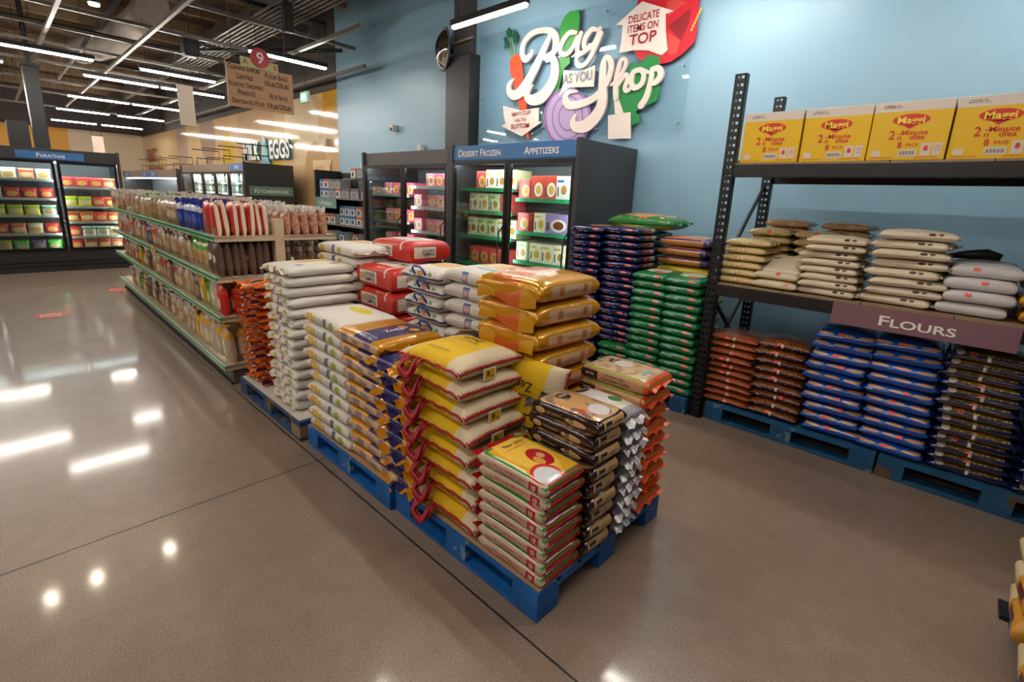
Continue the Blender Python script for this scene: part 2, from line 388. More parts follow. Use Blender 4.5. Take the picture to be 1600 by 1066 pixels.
# ---------------------------------------------------------------- wall sign, mirror and small wall fittings
ART_POLYS=[
('tomato_red',[(-3.080,3.785),(-3.110,3.605),(-3.091,3.288),(-3.030,3.195),(-2.921,3.125),(-2.756,3.090),(-2.632,3.097),(-2.504,3.156),(-2.399,3.241),(-2.389,3.327),(-2.403,3.613),(-2.414,3.688),(-2.541,3.778),(-2.818,3.855),(-2.989,3.843)]),
('tomato_flesh',[(-2.716,3.527),(-2.591,3.603),(-2.520,3.613),(-2.662,3.694),(-2.748,3.662)]),
('tomato_flesh',[(-2.690,3.381),(-2.549,3.279),(-2.580,3.168),(-2.671,3.168)]),
('tomato_dark',[(-2.705,3.442),(-2.477,3.561),(-2.481,3.431),(-2.542,3.278)]),
('lettuce_green',[(-3.123,3.111),(-3.077,3.161),(-2.987,3.120),(-2.974,3.146),(-2.898,3.203),(-2.765,3.169),(-2.755,3.088),(-2.755,2.952),(-2.717,2.839),(-2.744,2.732),(-2.838,2.699),(-2.937,2.679),(-2.984,2.640),(-2.927,2.592),(-2.920,2.534),(-3.012,2.504),(-3.098,2.561),(-3.270,2.641),(-3.300,2.666),(-3.257,2.692),(-3.306,2.815),(-3.310,2.933),(-3.218,3.010),(-3.115,3.039)]),
('chard_green',[(-4.111,3.527),(-4.126,3.698),(-4.070,3.793),(-3.990,3.837),(-3.858,3.827),(-3.835,3.732),(-3.842,3.541),(-3.957,3.456),(-3.941,3.269),(-4.042,3.206),(-4.089,2.990),(-4.151,2.940),(-4.171,2.966),(-4.116,3.184),(-4.098,3.370)]),
('carrot_orange',[(-4.955,3.431),(-4.895,3.498),(-4.819,3.503),(-4.754,3.460),(-4.721,3.330),(-4.682,3.123),(-4.616,2.860),(-4.541,2.421),(-4.589,2.459),(-4.679,2.675),(-4.786,2.963),(-4.875,3.163),(-4.934,3.291)]),
('leaf_green',[(-5.090,3.741),(-5.051,3.751),(-4.995,3.674),(-4.978,3.604),(-5.070,3.610),(-5.060,3.668)]),
('leaf_green',[(-5.029,3.823),(-4.992,3.850),(-4.947,3.816),(-4.952,3.734),(-4.998,3.725),(-5.039,3.774)]),
('leaf_green',[(-4.927,3.746),(-4.880,3.804),(-4.825,3.720),(-4.835,3.648),(-4.890,3.637)]),
('onion_dark',[(-3.565,2.626),(-3.568,2.538),(-3.595,2.456),(-3.643,2.386),(-3.711,2.333),(-3.794,2.301),(-3.888,2.292),(-3.986,2.308),(-4.081,2.349),(-4.166,2.411),(-4.235,2.492),(-4.281,2.584),(-4.302,2.682),(-4.296,2.776),(-4.263,2.861),(-4.207,2.930),(-4.132,2.979),(-4.044,3.005),(-3.950,3.006),(-3.855,2.984),(-3.766,2.940),(-3.689,2.877),(-3.628,2.801),(-3.585,2.716)]),
('onion_light',[(-3.601,2.629),(-3.604,2.549),(-3.628,2.475),(-3.671,2.413),(-3.732,2.365),(-3.807,2.336),(-3.891,2.328),(-3.979,2.343),(-4.063,2.380),(-4.139,2.436),(-4.200,2.508),(-4.242,2.591),(-4.260,2.678),(-4.255,2.763),(-4.226,2.840),(-4.176,2.902),(-4.109,2.946),(-4.031,2.969),(-3.947,2.971),(-3.862,2.951),(-3.782,2.912),(-3.713,2.856),(-3.657,2.787),(-3.620,2.710)]),
('onion_dark',[(-3.683,2.635),(-3.685,2.570),(-3.702,2.510),(-3.734,2.459),(-3.779,2.420),(-3.835,2.397),(-3.896,2.391),(-3.961,2.403),(-4.023,2.433),(-4.078,2.478),(-4.123,2.536),(-4.154,2.602),(-4.168,2.671),(-4.165,2.740),(-4.145,2.801),(-4.109,2.852),(-4.061,2.888),(-4.003,2.908),(-3.941,2.910),(-3.879,2.895),(-3.819,2.864),(-3.767,2.819),(-3.726,2.764),(-3.697,2.701)]),
('onion_light',[(-3.699,2.636),(-3.701,2.575),(-3.717,2.519),(-3.747,2.471),(-3.789,2.435),(-3.840,2.413),(-3.898,2.408),(-3.958,2.419),(-4.015,2.447),(-4.067,2.489),(-4.108,2.543),(-4.137,2.605),(-4.150,2.670),(-4.147,2.734),(-4.128,2.791),(-4.095,2.839),(-4.051,2.873),(-3.998,2.892),(-3.940,2.894),(-3.882,2.880),(-3.826,2.851),(-3.778,2.809),(-3.739,2.757),(-3.712,2.698)]),
('onion_dark',[(-3.778,2.642),(-3.779,2.602),(-3.790,2.565),(-3.809,2.534),(-3.836,2.510),(-3.869,2.496),(-3.905,2.493),(-3.943,2.501),(-3.979,2.519),(-4.012,2.546),(-4.038,2.581),(-4.056,2.621),(-4.064,2.664),(-4.063,2.705),(-4.051,2.743),(-4.031,2.774),(-4.003,2.796),(-3.969,2.809),(-3.933,2.811),(-3.896,2.802),(-3.860,2.783),(-3.829,2.756),(-3.804,2.722),(-3.787,2.683)]),
('onion_light',[(-3.795,2.643),(-3.796,2.607),(-3.805,2.574),(-3.822,2.546),(-3.846,2.525),(-3.875,2.512),(-3.907,2.509),(-3.940,2.516),(-3.972,2.533),(-4.000,2.557),(-4.023,2.589),(-4.039,2.624),(-4.046,2.662),(-4.045,2.699),(-4.035,2.733),(-4.017,2.761),(-3.993,2.781),(-3.963,2.793),(-3.931,2.795),(-3.899,2.787),(-3.868,2.770),(-3.840,2.746),(-3.818,2.715),(-3.803,2.680)]),
('white',[(-3.334,2.631),(-3.045,2.645),(-3.014,2.365),(-3.307,2.374)]),
('white',[(-3.280,2.827),(-3.214,2.806),(-3.133,2.638),(-3.242,2.639)]),
('white',[(-4.031,3.204),(-3.766,3.154),(-3.562,3.193),(-3.568,2.963),(-3.917,2.994),(-4.071,2.908),(-4.017,3.045)]),
('white',[(-5.044,2.890),(-4.712,2.800),(-4.394,2.807),(-4.386,2.637),(-4.311,2.640),(-4.665,2.472),(-5.065,2.630),(-4.977,2.651),(-5.018,2.753)]),
('white',[(-3.025,3.734),(-2.653,3.568),(-2.743,3.558),(-2.726,3.426),(-2.676,3.209),(-2.734,3.171),(-2.903,3.244),(-3.090,3.274),(-3.255,3.271),(-3.240,3.381),(-3.241,3.548),(-3.327,3.564)]),
]
ART_STROKES=[
('stem_green',[(-4.927,3.486,0.009),(-5.005,3.625,0.007)]),
('stem_green',[(-4.892,3.498,0.008),(-4.973,3.738,0.006)]),
('stem_green',[(-4.852,3.500,0.008),(-4.874,3.654,0.007)]),
('white',[(-4.231,3.663,0.022),(-4.311,3.544,0.039),(-4.413,3.385,0.052),(-4.542,3.206,0.064),(-4.678,3.055,0.076),(-4.814,3.000,0.061),(-4.920,3.046,0.046),(-4.933,3.135,0.038),(-4.851,3.203,0.010)]),
('white',[(-4.550,3.495,0.019),(-4.570,3.449,0.033),(-4.652,3.412,0.042),(-4.718,3.480,0.036),(-4.702,3.609,0.036),(-4.575,3.693,0.036),(-4.413,3.704,0.032),(-4.254,3.667,0.039),(-4.170,3.583,0.050),(-4.161,3.473,0.050),(-4.211,3.410,0.039),(-4.344,3.383,0.026),(-4.207,3.355,0.044),(-4.156,3.268,0.058),(-4.156,3.142,0.067),(-4.215,3.036,0.075),(-4.333,2.934,0.080),(-4.485,2.907,0.065),(-4.584,2.943,0.051),(-4.589,3.011,0.037),(-4.509,3.086,0.010)]),
('white',[(-3.866,3.583,0.021),(-3.969,3.594,0.030),(-4.067,3.504,0.034),(-4.080,3.406,0.031),(-3.992,3.369,0.028),(-3.912,3.418,0.028),(-3.840,3.526,0.028)]),
('white',[(-3.793,3.563,0.027),(-3.832,3.435,0.031),(-3.815,3.357,0.028),(-3.724,3.358,0.022),(-3.652,3.421,0.018)]),
('white',[(-3.569,3.559,0.020),(-3.647,3.573,0.030),(-3.727,3.492,0.033),(-3.729,3.404,0.030),(-3.648,3.383,0.024),(-3.578,3.452,0.024),(-3.529,3.566,0.023)]),
('white',[(-3.512,3.513,0.029),(-3.572,3.393,0.030),(-3.656,3.259,0.030),(-3.741,3.211,0.027),(-3.814,3.236,0.028),(-3.821,3.313,0.021),(-3.704,3.355,0.018),(-3.575,3.423,0.014)]),
('white',[(-3.786,2.933,0.010),(-3.912,2.939,0.028),(-3.960,2.880,0.045),(-3.899,2.795,0.048),(-3.732,2.788,0.044),(-3.537,2.838,0.040),(-3.396,2.958,0.036),(-3.337,3.112,0.032),(-3.358,3.215,0.030),(-3.416,3.246,0.029),(-3.446,3.170,0.038),(-3.435,2.977,0.051),(-3.424,2.767,0.064),(-3.488,2.636,0.074),(-3.627,2.537,0.075),(-3.771,2.538,0.058),(-3.818,2.597,0.042),(-3.783,2.674,0.013)]),
('white',[(-3.320,2.949,0.012),(-3.236,3.012,0.020),(-3.159,3.116,0.023),(-3.158,3.186,0.020),(-3.211,3.194,0.023),(-3.246,3.099,0.029),(-3.257,2.957,0.032),(-3.242,2.809,0.030)]),
('white',[(-3.245,2.926,0.024),(-3.149,3.030,0.026),(-3.110,2.996,0.026),(-3.135,2.899,0.026),(-3.096,2.866,0.023),(-3.032,2.916,0.020)]),
('white',[(-2.964,3.062,0.025),(-3.047,3.045,0.028),(-3.062,2.948,0.029),(-3.012,2.885,0.029),(-2.931,2.918,0.029),(-2.917,3.014,0.025),(-2.964,3.062,0.025),(-2.860,3.020,0.017)]),
('white',[(-2.822,3.043,0.024),(-2.830,2.907,0.030),(-2.863,2.771,0.034),(-2.914,2.698,0.038)]),
('white',[(-2.822,3.043,0.027),(-2.750,3.047,0.030),(-2.718,2.975,0.033),(-2.766,2.913,0.030),(-2.830,2.907,0.019)]),
]
def wall_sign():
    t = thing('wall_sign', 'large clear panel wall sign reading Bag as you Shop with painted vegetables', 'sign', (-4, 5.03, 3))
    cs = {'tomato_red': '#c8102a', 'tomato_flesh': '#d4473f', 'tomato_dark': '#8f0d1c', 'lettuce_green': '#0f8a45', 'chard_green': '#2a9a3a', 'carrot_orange': '#e8502a',
          'leaf_green': '#0d5c40', 'stem_green': '#6f9a52', 'onion_dark': '#8d6aa8', 'onion_light': '#b9a3cc', 'white': '#efe0d8'}
    nm = {'tomato_red': 'tomato', 'tomato_flesh': 'tomato', 'tomato_dark': 'tomato', 'lettuce_green': 'lettuce', 'chard_green': 'chard_leaf', 'carrot_orange': 'carrot', 'leaf_green': 'carrot_greens',
          'stem_green': 'carrot_greens', 'onion_dark': 'onion', 'onion_light': 'onion', 'white': 'lettering'}
    mat = {k: M('sign_'+k, v, rough=.45) for k, v in cs.items()}
    MB().box(-5.56+4, -2.42+4, .015, .020, 2.42-3, 3.83-3, thin_glass('acrylic_sheet', '#fbfdfe', .02, .03)).build('clear_panel', t)
    mb = MB()
    for x in (-1.5, -.5, .5, 1.5):
        for z in (-.5, .05, .75): mb.tube([(x, .008, z), (x, .07, z)], .008, M('standoff_pale', '#b9c6cc', rough=.3), 8)
    mb.build('standoffs', t)
    groups = {}; depth = 0
    for n, pts in ART_POLYS:
        depth += 1; g = groups.setdefault(nm[n], MB())
        d = .006 + depth*.0006
        g.prism([(p[0]+4, p[1]-3) for p in pts], (0, .014, 0), (1, 0, 0), (0, 0, 1), (0, -d, 0), mat[n])
    seeds = groups['tomato']; sm = M('sign_seed', '#e2b04a')
    for k in range(7): seeds.prism([(1.56+.02*k*.6+.012*math.cos(a), .36+.028*k+.017*math.sin(a)) for a in [j*PI/4 for j in range(8)]], (0, .0, 0), (1, 0, 0), (0, 0, 1), (0, -.002, 0), sm)
    frk = groups['carrot']; cm = M('sign_freckle', '#f3a05a')
    for k in range(16):
        x, z = -.83+.04*rnd.uniform(-1, 1), -.02-.11*rnd.random()*3
        frk.prism([(x+.006*math.cos(a), z+.006*math.sin(a)) for a in [j*PI/3 for j in range(6)]], (0, .0, 0), (1, 0, 0), (0, 0, 1), (0, -.004, 0), cm)
    L = groups['lettering']; wm = mat['white']; depth = .024; si = 0
    for n, pts in ART_STROKES:
        mb = groups.setdefault(nm[n], MB()); si += 1; d = depth+si*.0006 if n == 'white' else .008
        fine = []
        for i in range(len(pts)-1):      # Catmull-Rom through the traced points
            p0, p1, p2, p3 = pts[max(i-1, 0)], pts[i], pts[i+1], pts[min(i+2, len(pts)-1)]
            for k in range(5):
                u = k/5
                fine.append(tuple(.5*(2*b + (c-a)*u + (2*a-5*b+4*c-dd)*u*u + (3*b-a-3*c+dd)*u**3) for a, b, c, dd in zip(p0, p1, p2, p3)))
        fine.append(pts[-1]); fine = [(x+4, z-3, max(r, .004)) for x, z, r in fine]
        le, ri = [], []
        for i, (x, z, r) in enumerate(fine):
            q0, q1 = fine[max(i-1, 0)], fine[min(i+1, len(fine)-1)]
            tx, tz = q1[0]-q0[0], q1[1]-q0[1]; l = math.hypot(tx, tz) or 1
            le.append((x-tz/l*r, z+tx/l*r)); ri.append((x+tz/l*r, z-tx/l*r))
        vs = []; fs = []
        for i in range(len(fine)):
            q = .012-d-i*.00004; vs += [(le[i][0], q, le[i][1]), (ri[i][0], q, ri[i][1]), (ri[i][0], .012, ri[i][1]), (le[i][0], .012, le[i][1])]
        for i in range(len(fine)-1):
            a, b = 4*i, 4*i+4
            for j in range(4): fs.append((a+j, a+(j+1) % 4, b+(j+1) % 4, b+j))
        mb.faces(vs, fs, mat[n])
        for (x, z, r) in (fine[0], fine[-1]):
            mb.prism([(x+r*math.cos(a), z+r*math.sin(a)) for a in [j*PI/8 for j in range(16)]], (0, .012, 0), (1, 0, 0), (0, 0, 1), (0, -d+.0005, 0), mat[n])
    gm, rm = M('sign_grey_ink', '#7f95a3'), M('sign_red_ink', '#9c1226')
    tl = lambda s, x, z, h, m, w=None, tilt=.0: L.text(s, (x+4, -.014, z-3), (1, 0, tilt), (0, 0, 1), h, m, False, .012, w)
    tl('AS YOU', -3.80, 3.095, .105, gm, .42)
    tl('HEAVY STUFF', -4.69, 2.763, .05, rm, .34); tl('- ON THE -', -4.69, 2.682, .045, rm, .25); tl('BOTTOM', -4.70, 2.606, .06, rm, .32)
    tl('DELICATE', -2.985, 3.580, .072, rm, .36); tl('ITEMS ON', -2.985, 3.485, .072, rm, .36); tl('TOP', -2.976, 3.375, .105, rm, .32)
    for k, g in groups.items(): g.build(k, t)
wall_sign()
t = thing('convex_mirror', 'round convex security mirror on a black column edge above the freezers', 'mirror', (-6.22, 4.93, 3.75))
mb = MB(); nseg = 24; vs = [(0, -.13, 0)]; fs = []
mir = M('mirror_chrome', '#d8dcdc', rough=.03, metal=1)
for r, d in ((.08, .125), (.16, .1), (.23, .06), (.28, .0)):
    vs += [(r*math.cos(2*PI*j/nseg), -d, r*math.sin(2*PI*j/nseg)) for j in range(nseg)]
for j in range(nseg): fs.append((0, 1+j, 1+(j+1) % nseg))
for k in range(3):
    for j in range(nseg): a = 1+k*nseg; fs.append((a+j, a+nseg+j, a+nseg+(j+1) % nseg, a+(j+1) % nseg))
mb.faces(vs, fs, mir, True); mb.build('mirror_dome', t, rot=(0, 0, -.41))
MB().tube([(.285*math.cos(2*PI*j/28), 0, .285*math.sin(2*PI*j/28)) for j in range(28)], .014, M('mirror_rim', '#55585a', rough=.4), 8, close=True).build('rim', t, rot=(0, 0, -.41))
MB().tube([(0, 0, 0), (.05, .15, 0)], .02, black, 8).build('bracket', t)
whp = M('white_plastic', '#d9d8d4', rough=.4)
tag(MB().box(-7.80, -7.70, 4.99, YW, 2.72, 2.82, whp, .012).tube([(-7.75, 4.97, 2.75), (-7.75, 5.05, 2.75)], .03, M('lens_black', '#202022', rough=.2), 10).build('wall_sensor'), 'small white wall sensor on the blue wall left of the mirror', 'sensor')
tag(MB().box(-7.0, -6.9, 5.0, YW, 2.35, 2.46, whp, .015).build('wall_speaker'), 'little white box on the blue wall just above the unlit freezer top', 'sensor')
tag(MB().box(-10.32, -10.2, 5.0, YW, 2.58, 2.72, M('pale_box', '#c9bfae'), .012).build('wall_junction_box'), 'small pale box on the cream dairy wall right of its lettering', 'sensor')
t = thing('dairy_wall_letters', 'raised white wall letters reading Milk and Eggs on the cream wall', 'sign', (-13.5, 5.05, 2.6))
wl, tl_ = M('letters_white', '#f1ede6', rough=.4), M('letters_teal', '#6fb3bf', rough=.4)
for k, (s, x, wd, m) in enumerate((('MILK', -1.05, 1.15, wl), ('&', -.08, .5, tl_), ('EGGS', .82, 1.2, wl))):
    mb = MB(); h = .42 if s != '&' else .62
    for j in range(5): mb.text(s, (x+.02*(4-j)*.5, -.01*j, -.006*(4-j)), (1, 0, 0), (0, 0, 1), h, m if j == 4 else tl_, False, .03, wd)
    mb.build('word' if s != '&' else 'ampersand', t)
t = thing('meat_wall_letters', 'raised red wall letters at the far left end of the cream wall', 'sign', (-26.3, 5.05, 2.5))
rl = M('letters_red', '#b8453a', rough=.5)
MB().text('EAT', (0, 0, .32), (1, 0, 0), (0, 0, 1), .5, rl, False, .03, 1.6).build('word', t); MB().text('EGGS', (.5, 0, -.45), (1, 0, 0), (0, 0, 1), .55, rl, False, .03, 2.4).build('word', t)
t = thing('wall_poster', 'cream poster with orange heading between the dark end panel and gadget shelf', 'poster', (-10.6, 5.08, 1.9))
MB().box(-.42, .42, 0, .012, -.5, .4, M('poster_cream', '#e0c28e', pats=[('e', 'xz', .1, -.1, .22, .3, None, '#d9b67c'), ('b', (.36, .42), None, (-.2, .3), '#cf3b30')], rough=.4)).build('sheet', t)
MB().text('NATU', (-.1, -.003, .22), (1, 0, 0), (0, 0, 1), .1, M('poster_orange', '#dc7a2c'), False, .02, .42).build('heading', t)
t = thing('exit_sign', 'small green lit exit sign hanging by the cream wall', 'sign', (-10.4, 4.7, 3.38))
MB().box(-.16, .16, -.03, .03, 0, .2, M('exit_case', '#e8e8e4', rough=.4), .008).build('case', t)
MB().box(-.14, .14, -.034, -.03, .02, .18, M('exit_green', '#16a860', emit=.8)).build('face', t)
MB().text('EXIT', (0, -.036, .1), (1, 0, 0), (0, 0, 1), .1, M('exit_white', '#ffffff', emit=1.5), False, .012, .22).build('lettering', t)
MB().tube([(0, 0, .2), (0, 0, .6)], .01, galv, 6).build('stem', t)

# ---------------------------------------------------------------- hanging aisle signs
ink = M('brown_ink', '#3a2a22', rough=.6)
def aisle_sign(name, label, x, y0, y1, z0, z1, lines, num):
    t = thing(name, label, 'sign', (x, (y0+y1)/2, z0)); wv = (y1-y0)/2; h = z1-z0
    pm = M('sign_kraft', '#c79a72', rough=.55) if num else M('sign_kraft_lit', '#e3cdbb', rough=.4)  # unnumbered panels: bright light on the face is put into a lighter kraft colour
    MB().box(-.02, 0, -wv, wv, 0, h, M('sign_edge', '#2a2626')).box(0, .006, -wv, wv, -.005, h-.02, pm).build('panel', t)
    if num:
        g = M('sign_lime', '#c6c98c', rough=.5); mb = MB()
        mb.prism([(-.2*wv*2.9, h-.03), (.55*wv, h-.03), (.55*wv, h+.07), (.3*wv, h+.07), (.2*wv, h+.12), (-.25*wv, h+.12), (-.3*wv, h+.08), (-.58*wv, h+.08)], (.008, 0, 0), (0, 1, 0), (0, 0, 1), (.006, 0, 0), g)
        mb.build('tab', t)
        rm = M('sign_disc_red', '#c01f34', rough=.4); c = h+.1
        MB().prism([(.115*math.cos(a), c+.115*math.sin(a)) for a in [j*PI/16 for j in range(32)]], (.014, 0, 0), (0, 1, 0), (0, 0, 1), (.012, 0, 0), rm)\
            .text(num, (.027, 0, c), (0, 1, 0), (0, 0, 1), .13, M('sign_white', '#f1e6dc'), False, .02).build('number_disc', t)
        om = M('sign_orange', '#d95a2a'); MB().text('A', (.016, -.44*wv, h+.03), (0, 1, 0), (0, 0, 1), .06, om, False, .02).text('B', (.016, .46*wv, h+.02), (0, 1, 0), (0, 0, 1), .06, om, False, .02).build('side_letters', t)
    mb = MB()
    for (s, u, v, hh, wd) in lines: mb.text(s, (.0075, u*wv, v*h), (0, 1, 0), (0, 0, 1), hh, ink, True, .022, wd*wv)
    if lines: mb.box(.006, .0068, -wv*.97, wv*.97, .262*h, .266*h, ink).build('lettering', t)
    else: mb.bm.free()
    for s in (-.8, .8): MB().tube([(-.01, s*wv, h), (-.01, s*wv, ZC-z0)], .004, steel_dark, 5).build('hanging_wire', t)
aisle_sign('aisle_sign', 'hanging kraft brown aisle sign with red number nine disc', -7, 2.2, 3.0, 2.635, 3.145,
    [('Cleaning Supplies', -.48, .89, .055, .92), ('Lentils', -.48, .70, .06, .46), ('Roasted Chickpeas', -.45, .51, .055, .98), ('Peanuts', -.46, .34, .06, .5), ('Dehydrated Food', -.42, .13, .055, .95),
     ('Flour Bags', .48, .83, .062, .7), ('10lbs/20lbs', .47, .65, .062, .76), ('Rice Bags', .52, .36, .058, .56), ('10lbs/20lbs', .51, .13, .062, .76)], '9')
aisle_sign('aisle_sign', 'brightly lit hanging sign panel further away, left of the number nine sign', -10.5, 2.50, 2.74, 2.68, 3.36, [], '')
aisle_sign('aisle_sign', 'distant narrow hanging sign panel in front of the orange wall', -18.4, 2.2, 2.45, 2.35, 2.9, [], '')
# floor stickers
def sticker(x, y, label):
    t = thing('floor_sticker', label, 'sticker', (x, y, 0), 0, 'red distancing floor stickers')
    MB().prism([(.16*math.cos(a), .155*math.sin(a)) for a in [j*PI/16 for j in range(32)]], (0, 0, .001), (1, 0, 0), (0, 1, 0), (0, 0, .001), M('sticker_red', '#dd3b35', rough=.3)).build('disc', t)
    mb = MB()
    for k, s in enumerate(('PLEASE', 'WAIT HERE', '6 FEET')): mb.text(s, (.07-.07*k, 0, .0025), (0, 1, 0), (-1, 0, 0), .045, M('sticker_white', '#f5e6e2'), False, .012, .2)
    mb.build('lettering', t)
sticker(-8.15, .33, 'round red floor sticker in the open left aisle'); sticker(-9.62, 1.2, 'round red floor sticker near the far end of the snack shelves')
# ---------------------------------------------------------------- freezers and their goods
case_m = M('case_charcoal', '#3b3a3d', rough=.42); case_in = M('case_interior', '#6d7276', rough=.4); frame_m = M('door_frame_black', '#121214', rough=.3, metal=.2)
glass_m = thin_glass('door_glass', '#eef4f2', .05, .02); wire_m = M('shelf_wire', '#b9bbb6', rough=.35, metal=.5); strip_m = M('case_strip', '#f3fbff', emit=CASE_POWER)
sign_blue = M('sign_blue', '#3f78b5', rough=.4); sign_white = M('sign_lettering', '#f3efe8', rough=.4)
edge_green = M('shelf_edge_green', '#1f9a63', rough=.4)
def freezer(name, label, loc, rz, W, D, H, doors, zb, zt, shelves, head=None, header_m=None, edge=None, lit=True):
    """front faces local -y at y=0; doors = list of (x0,x1); shelves = per door list of z; head = [(text, x0, x1, z0, z1, plate)]"""
    t = thing(name, label, 'freezer', loc, rz); w = W/2
    mb = MB()
    mb.box(-w, -w+.05, 0, D, 0, H, case_m, .006).box(w-.05, w, 0, D, 0, H, case_m, .006).box(-w+.05, w-.05, D-.05, D, 0, H-.001, case_m)
    mb.box(-w+.05, w-.05, 0.01, D-.05, 0, zb, case_m).box(-w+.05, w-.05, .03, D-.05, zt, H-.012, case_m)
    for q in (-w-.004, w-.05): mb.box(q, q+.054, -.042, .012, 0, H+.012, case_m, .004)
    mb.build('cabinet', t)
    MB().box(-w+.052, w-.052, D-.09, D-.055, zb, zt, case_in).build('inner_back', t)
    MB().box(-w+.002, w-.002, -.012, .03, zt, H-.004, header_m or case_m, .004).build('header', t)
    mb = MB()
    for z in (.09, .16): mb.box(-w+.1, w-.1, -.003, .01, z, z+.03, black)
    mb.build('kick_grille', t)
    if lit:
        MB().box(-w+.08, w-.08, .07, .10, zt-.035, zt-.01, strip_m).build('light_strip', t)
        for (a, b) in doors: MB().box(b-.034, b-.014, .001, .012, zb+.05, zt-.05, strip_m).build('light_strip', t)
    for (a, b), zz in zip(doors, shelves):
        for z in zz:
            mb = MB().box(a+.02, b-.02, .1, D-.1, z-.02, z-.008, wire_m)
            mb.box(a+.02, b-.02, .085, .1, z-.03, z+.012, edge or wire_m); mb.build('shelf', t)
    for (a, b) in doors:
        d = MB().box(a, a+.045, -.04, 0, zb, zt, frame_m, .004).box(b-.045, b, -.04, 0, zb, zt, frame_m, .004).box(a+.045, b-.045, -.04, 0, zt-.045, zt, frame_m).box(a+.045, b-.045, -.04, 0, zb, zb+.05, frame_m).build('door', t)
        MB().box(a+.045, b-.045, -.022, -.016, zb+.05, zt-.045, glass_m).build('glass', d)
        MB().tube([(b-.03, -.04, .75), (b-.045, -.09, .82), (b-.05, -.1, 1.05), (b-.045, -.09, 1.28), (b-.03, -.04, 1.35)], .009, black, 8).build('handle', d)
    for (s, x0, x1, z0, z1, plate) in head or ():
        q = MB()
        if plate: q.box(x0, x1, -.022, -.013, z0, z1, plate)
        if s: q.text(s, ((x0+x1)/2, -.0245, (z0+z1)/2), (1, 0, 0), (0, 0, 1), (z1-z0)*.52, sign_white, True, .014)
        q.build('header_sign', t)
    return t
def local(loc, rz):
    c, s = math.cos(rz), math.sin(rz)
    return lambda x, y, z: (loc[0]+c*x-s*y, loc[1]+s*x+c*y, loc[2]+z)
BOXP = {}
def carton(key, w, d, h, mat, bev=.004):
    if key not in BOXP:
        o = MB().box(-w/2, w/2, 0, d, 0, h, mat, bev).build('food_carton'); tag(o, 'x', 'box'); BOXP[key] = Proto(o)
    return BOXP[key]
def carton_mat(name, base, food, plate='#f4efe4', band=None, w=.15, h=.2):
    p = [('e', 'xz', .12*w, h*.45, w*.36, h*.34, ('y', -.01, .01), plate), ('e', 'xz', .12*w, h*.45, w*.24, h*.22, ('y', -.01, .01), food)]
    if band: p.append(('b', (-w*.45, w*.1), (-.01, .01), (h*.8, h*.92), band))
    p.append(('b', (-w*.42, -w*.3), (-.01, .01), (h*.15, h*.6), '#5a4a48'))
    return M(name, base, pats=p, rough=.35)
pink = carton_mat('carton_pink', '#e8627a', '#c98a2a', '#e9c07a', None, .17, .17)
pinkb = carton_mat('carton_pink_pale', '#f08ba0', '#b5742c', '#f2d3a0', None, .17, .17)
green = carton_mat('carton_green', '#cfe0a8', '#b9822f', '#f3ead0', '#7fb03d', .16, .2)
cream_c = carton_mat('carton_cream', '#efe6cf', '#c58b30', '#f7f0df', '#d8b23a', .16, .2)
redw = carton_mat('carton_red_white', '#c9442e', '#d9a94a', '#efe7d6', None, .16, .22)
bluew = carton_mat('carton_blue_white', '#e9ecec', '#c07a3a', '#f4efe4', '#2e6db0', .16, .22)
purp = carton_mat('carton_lilac', '#a98bc4', '#8a3b22', '#f3ecdf', None, .3, .2)
wyel = carton_mat('carton_white_yellow', '#f3eed8', '#dba63a', '#f6e7b0', '#e8c23a', .16, .2)
redc = carton_mat('carton_red', '#d8504c', '#b8862f', '#e8b56a', None, .16, .19)
FL, FR = (-5.955, 4.03, 0), (-3.915, 4.03, 0)
freezer('upright_freezer', 'double glass door freezer of pink cartons with plain grey header', FL, 0, 2.09, 1.04, 2.23, [(-1.0, .02), (.03, 1.0)], .36, 2.05,
        [(.55, .91, 1.26, 1.64), (.5, .82, 1.155, 1.485, 1.765)], None, M('header_brownish', '#5d5553', rough=.5))
freezer('upright_freezer', 'double glass door freezer with a blue Dessert Frozen and Appetizers header', FR, 0, 1.97, 1.04, 2.25, [(-.94, .01), (.02, .94)], .36, 2.07,
        [(.5, .845, 1.19, 1.487, 1.757), (.6, .956, 1.293, 1.657)], [('Dessert Frozen', -.955, .0, 2.085, 2.235, sign_blue), ('Appetizers', .0, .955, 2.085, 2.235, sign_blue)], sign_blue, edge_green)
TL, TR = local(FL, 0), local(FR, 0)
def fill(T, spec, where, rz=0, y=.14):
    """spec rows: (z, row phrase, [(x, proto, what)])"""
    for z, row, items in spec:
        for i, (x, pr, what) in enumerate(items):
            pr.place(T(x, y, z), (0, 0, rz+rnd.uniform(-.02, .02)), short(what, '%s from the left on the %s of %s' % (ORD[i], row, where)), None)
cp = lambda k, w, h, m: carton(k, w, .26, h, m)
P1, P1b = cp('p1', .175, .17, pink), cp('p1b', .175, .17, pinkb)
pk = lambda xs: [(x, P1 if i % 2 else P1b, 'pink carton') for i, x in enumerate(xs)]
W1, W2 = 'the plain header freezer', 'the blue header freezer'
fill(TL, [(1.645, 'top left shelf', pk([-.62, -.43, -.24, -.06])), (1.265, 'second left shelf', pk([-.6, -.41, -.22, -.05])), (.915, 'third left shelf', pk([-.62, -.43, -.24, -.06])), (.555, 'bottom left shelf', pk([-.62, -.43, -.24, -.06])),
          (1.77, 'top right shelf', pk([.42, .6, .78, .93])), (1.49, 'second right shelf', pk([.14, .45, .63, .81, .94])), (1.16, 'third right shelf', pk([.14, .43, .61, .79, .93])), (.825, 'fourth right shelf', pk([.14, .42, .6, .78, .93])), (.505, 'bottom right shelf', pk([.4, .58, .76, .93]))], W1)
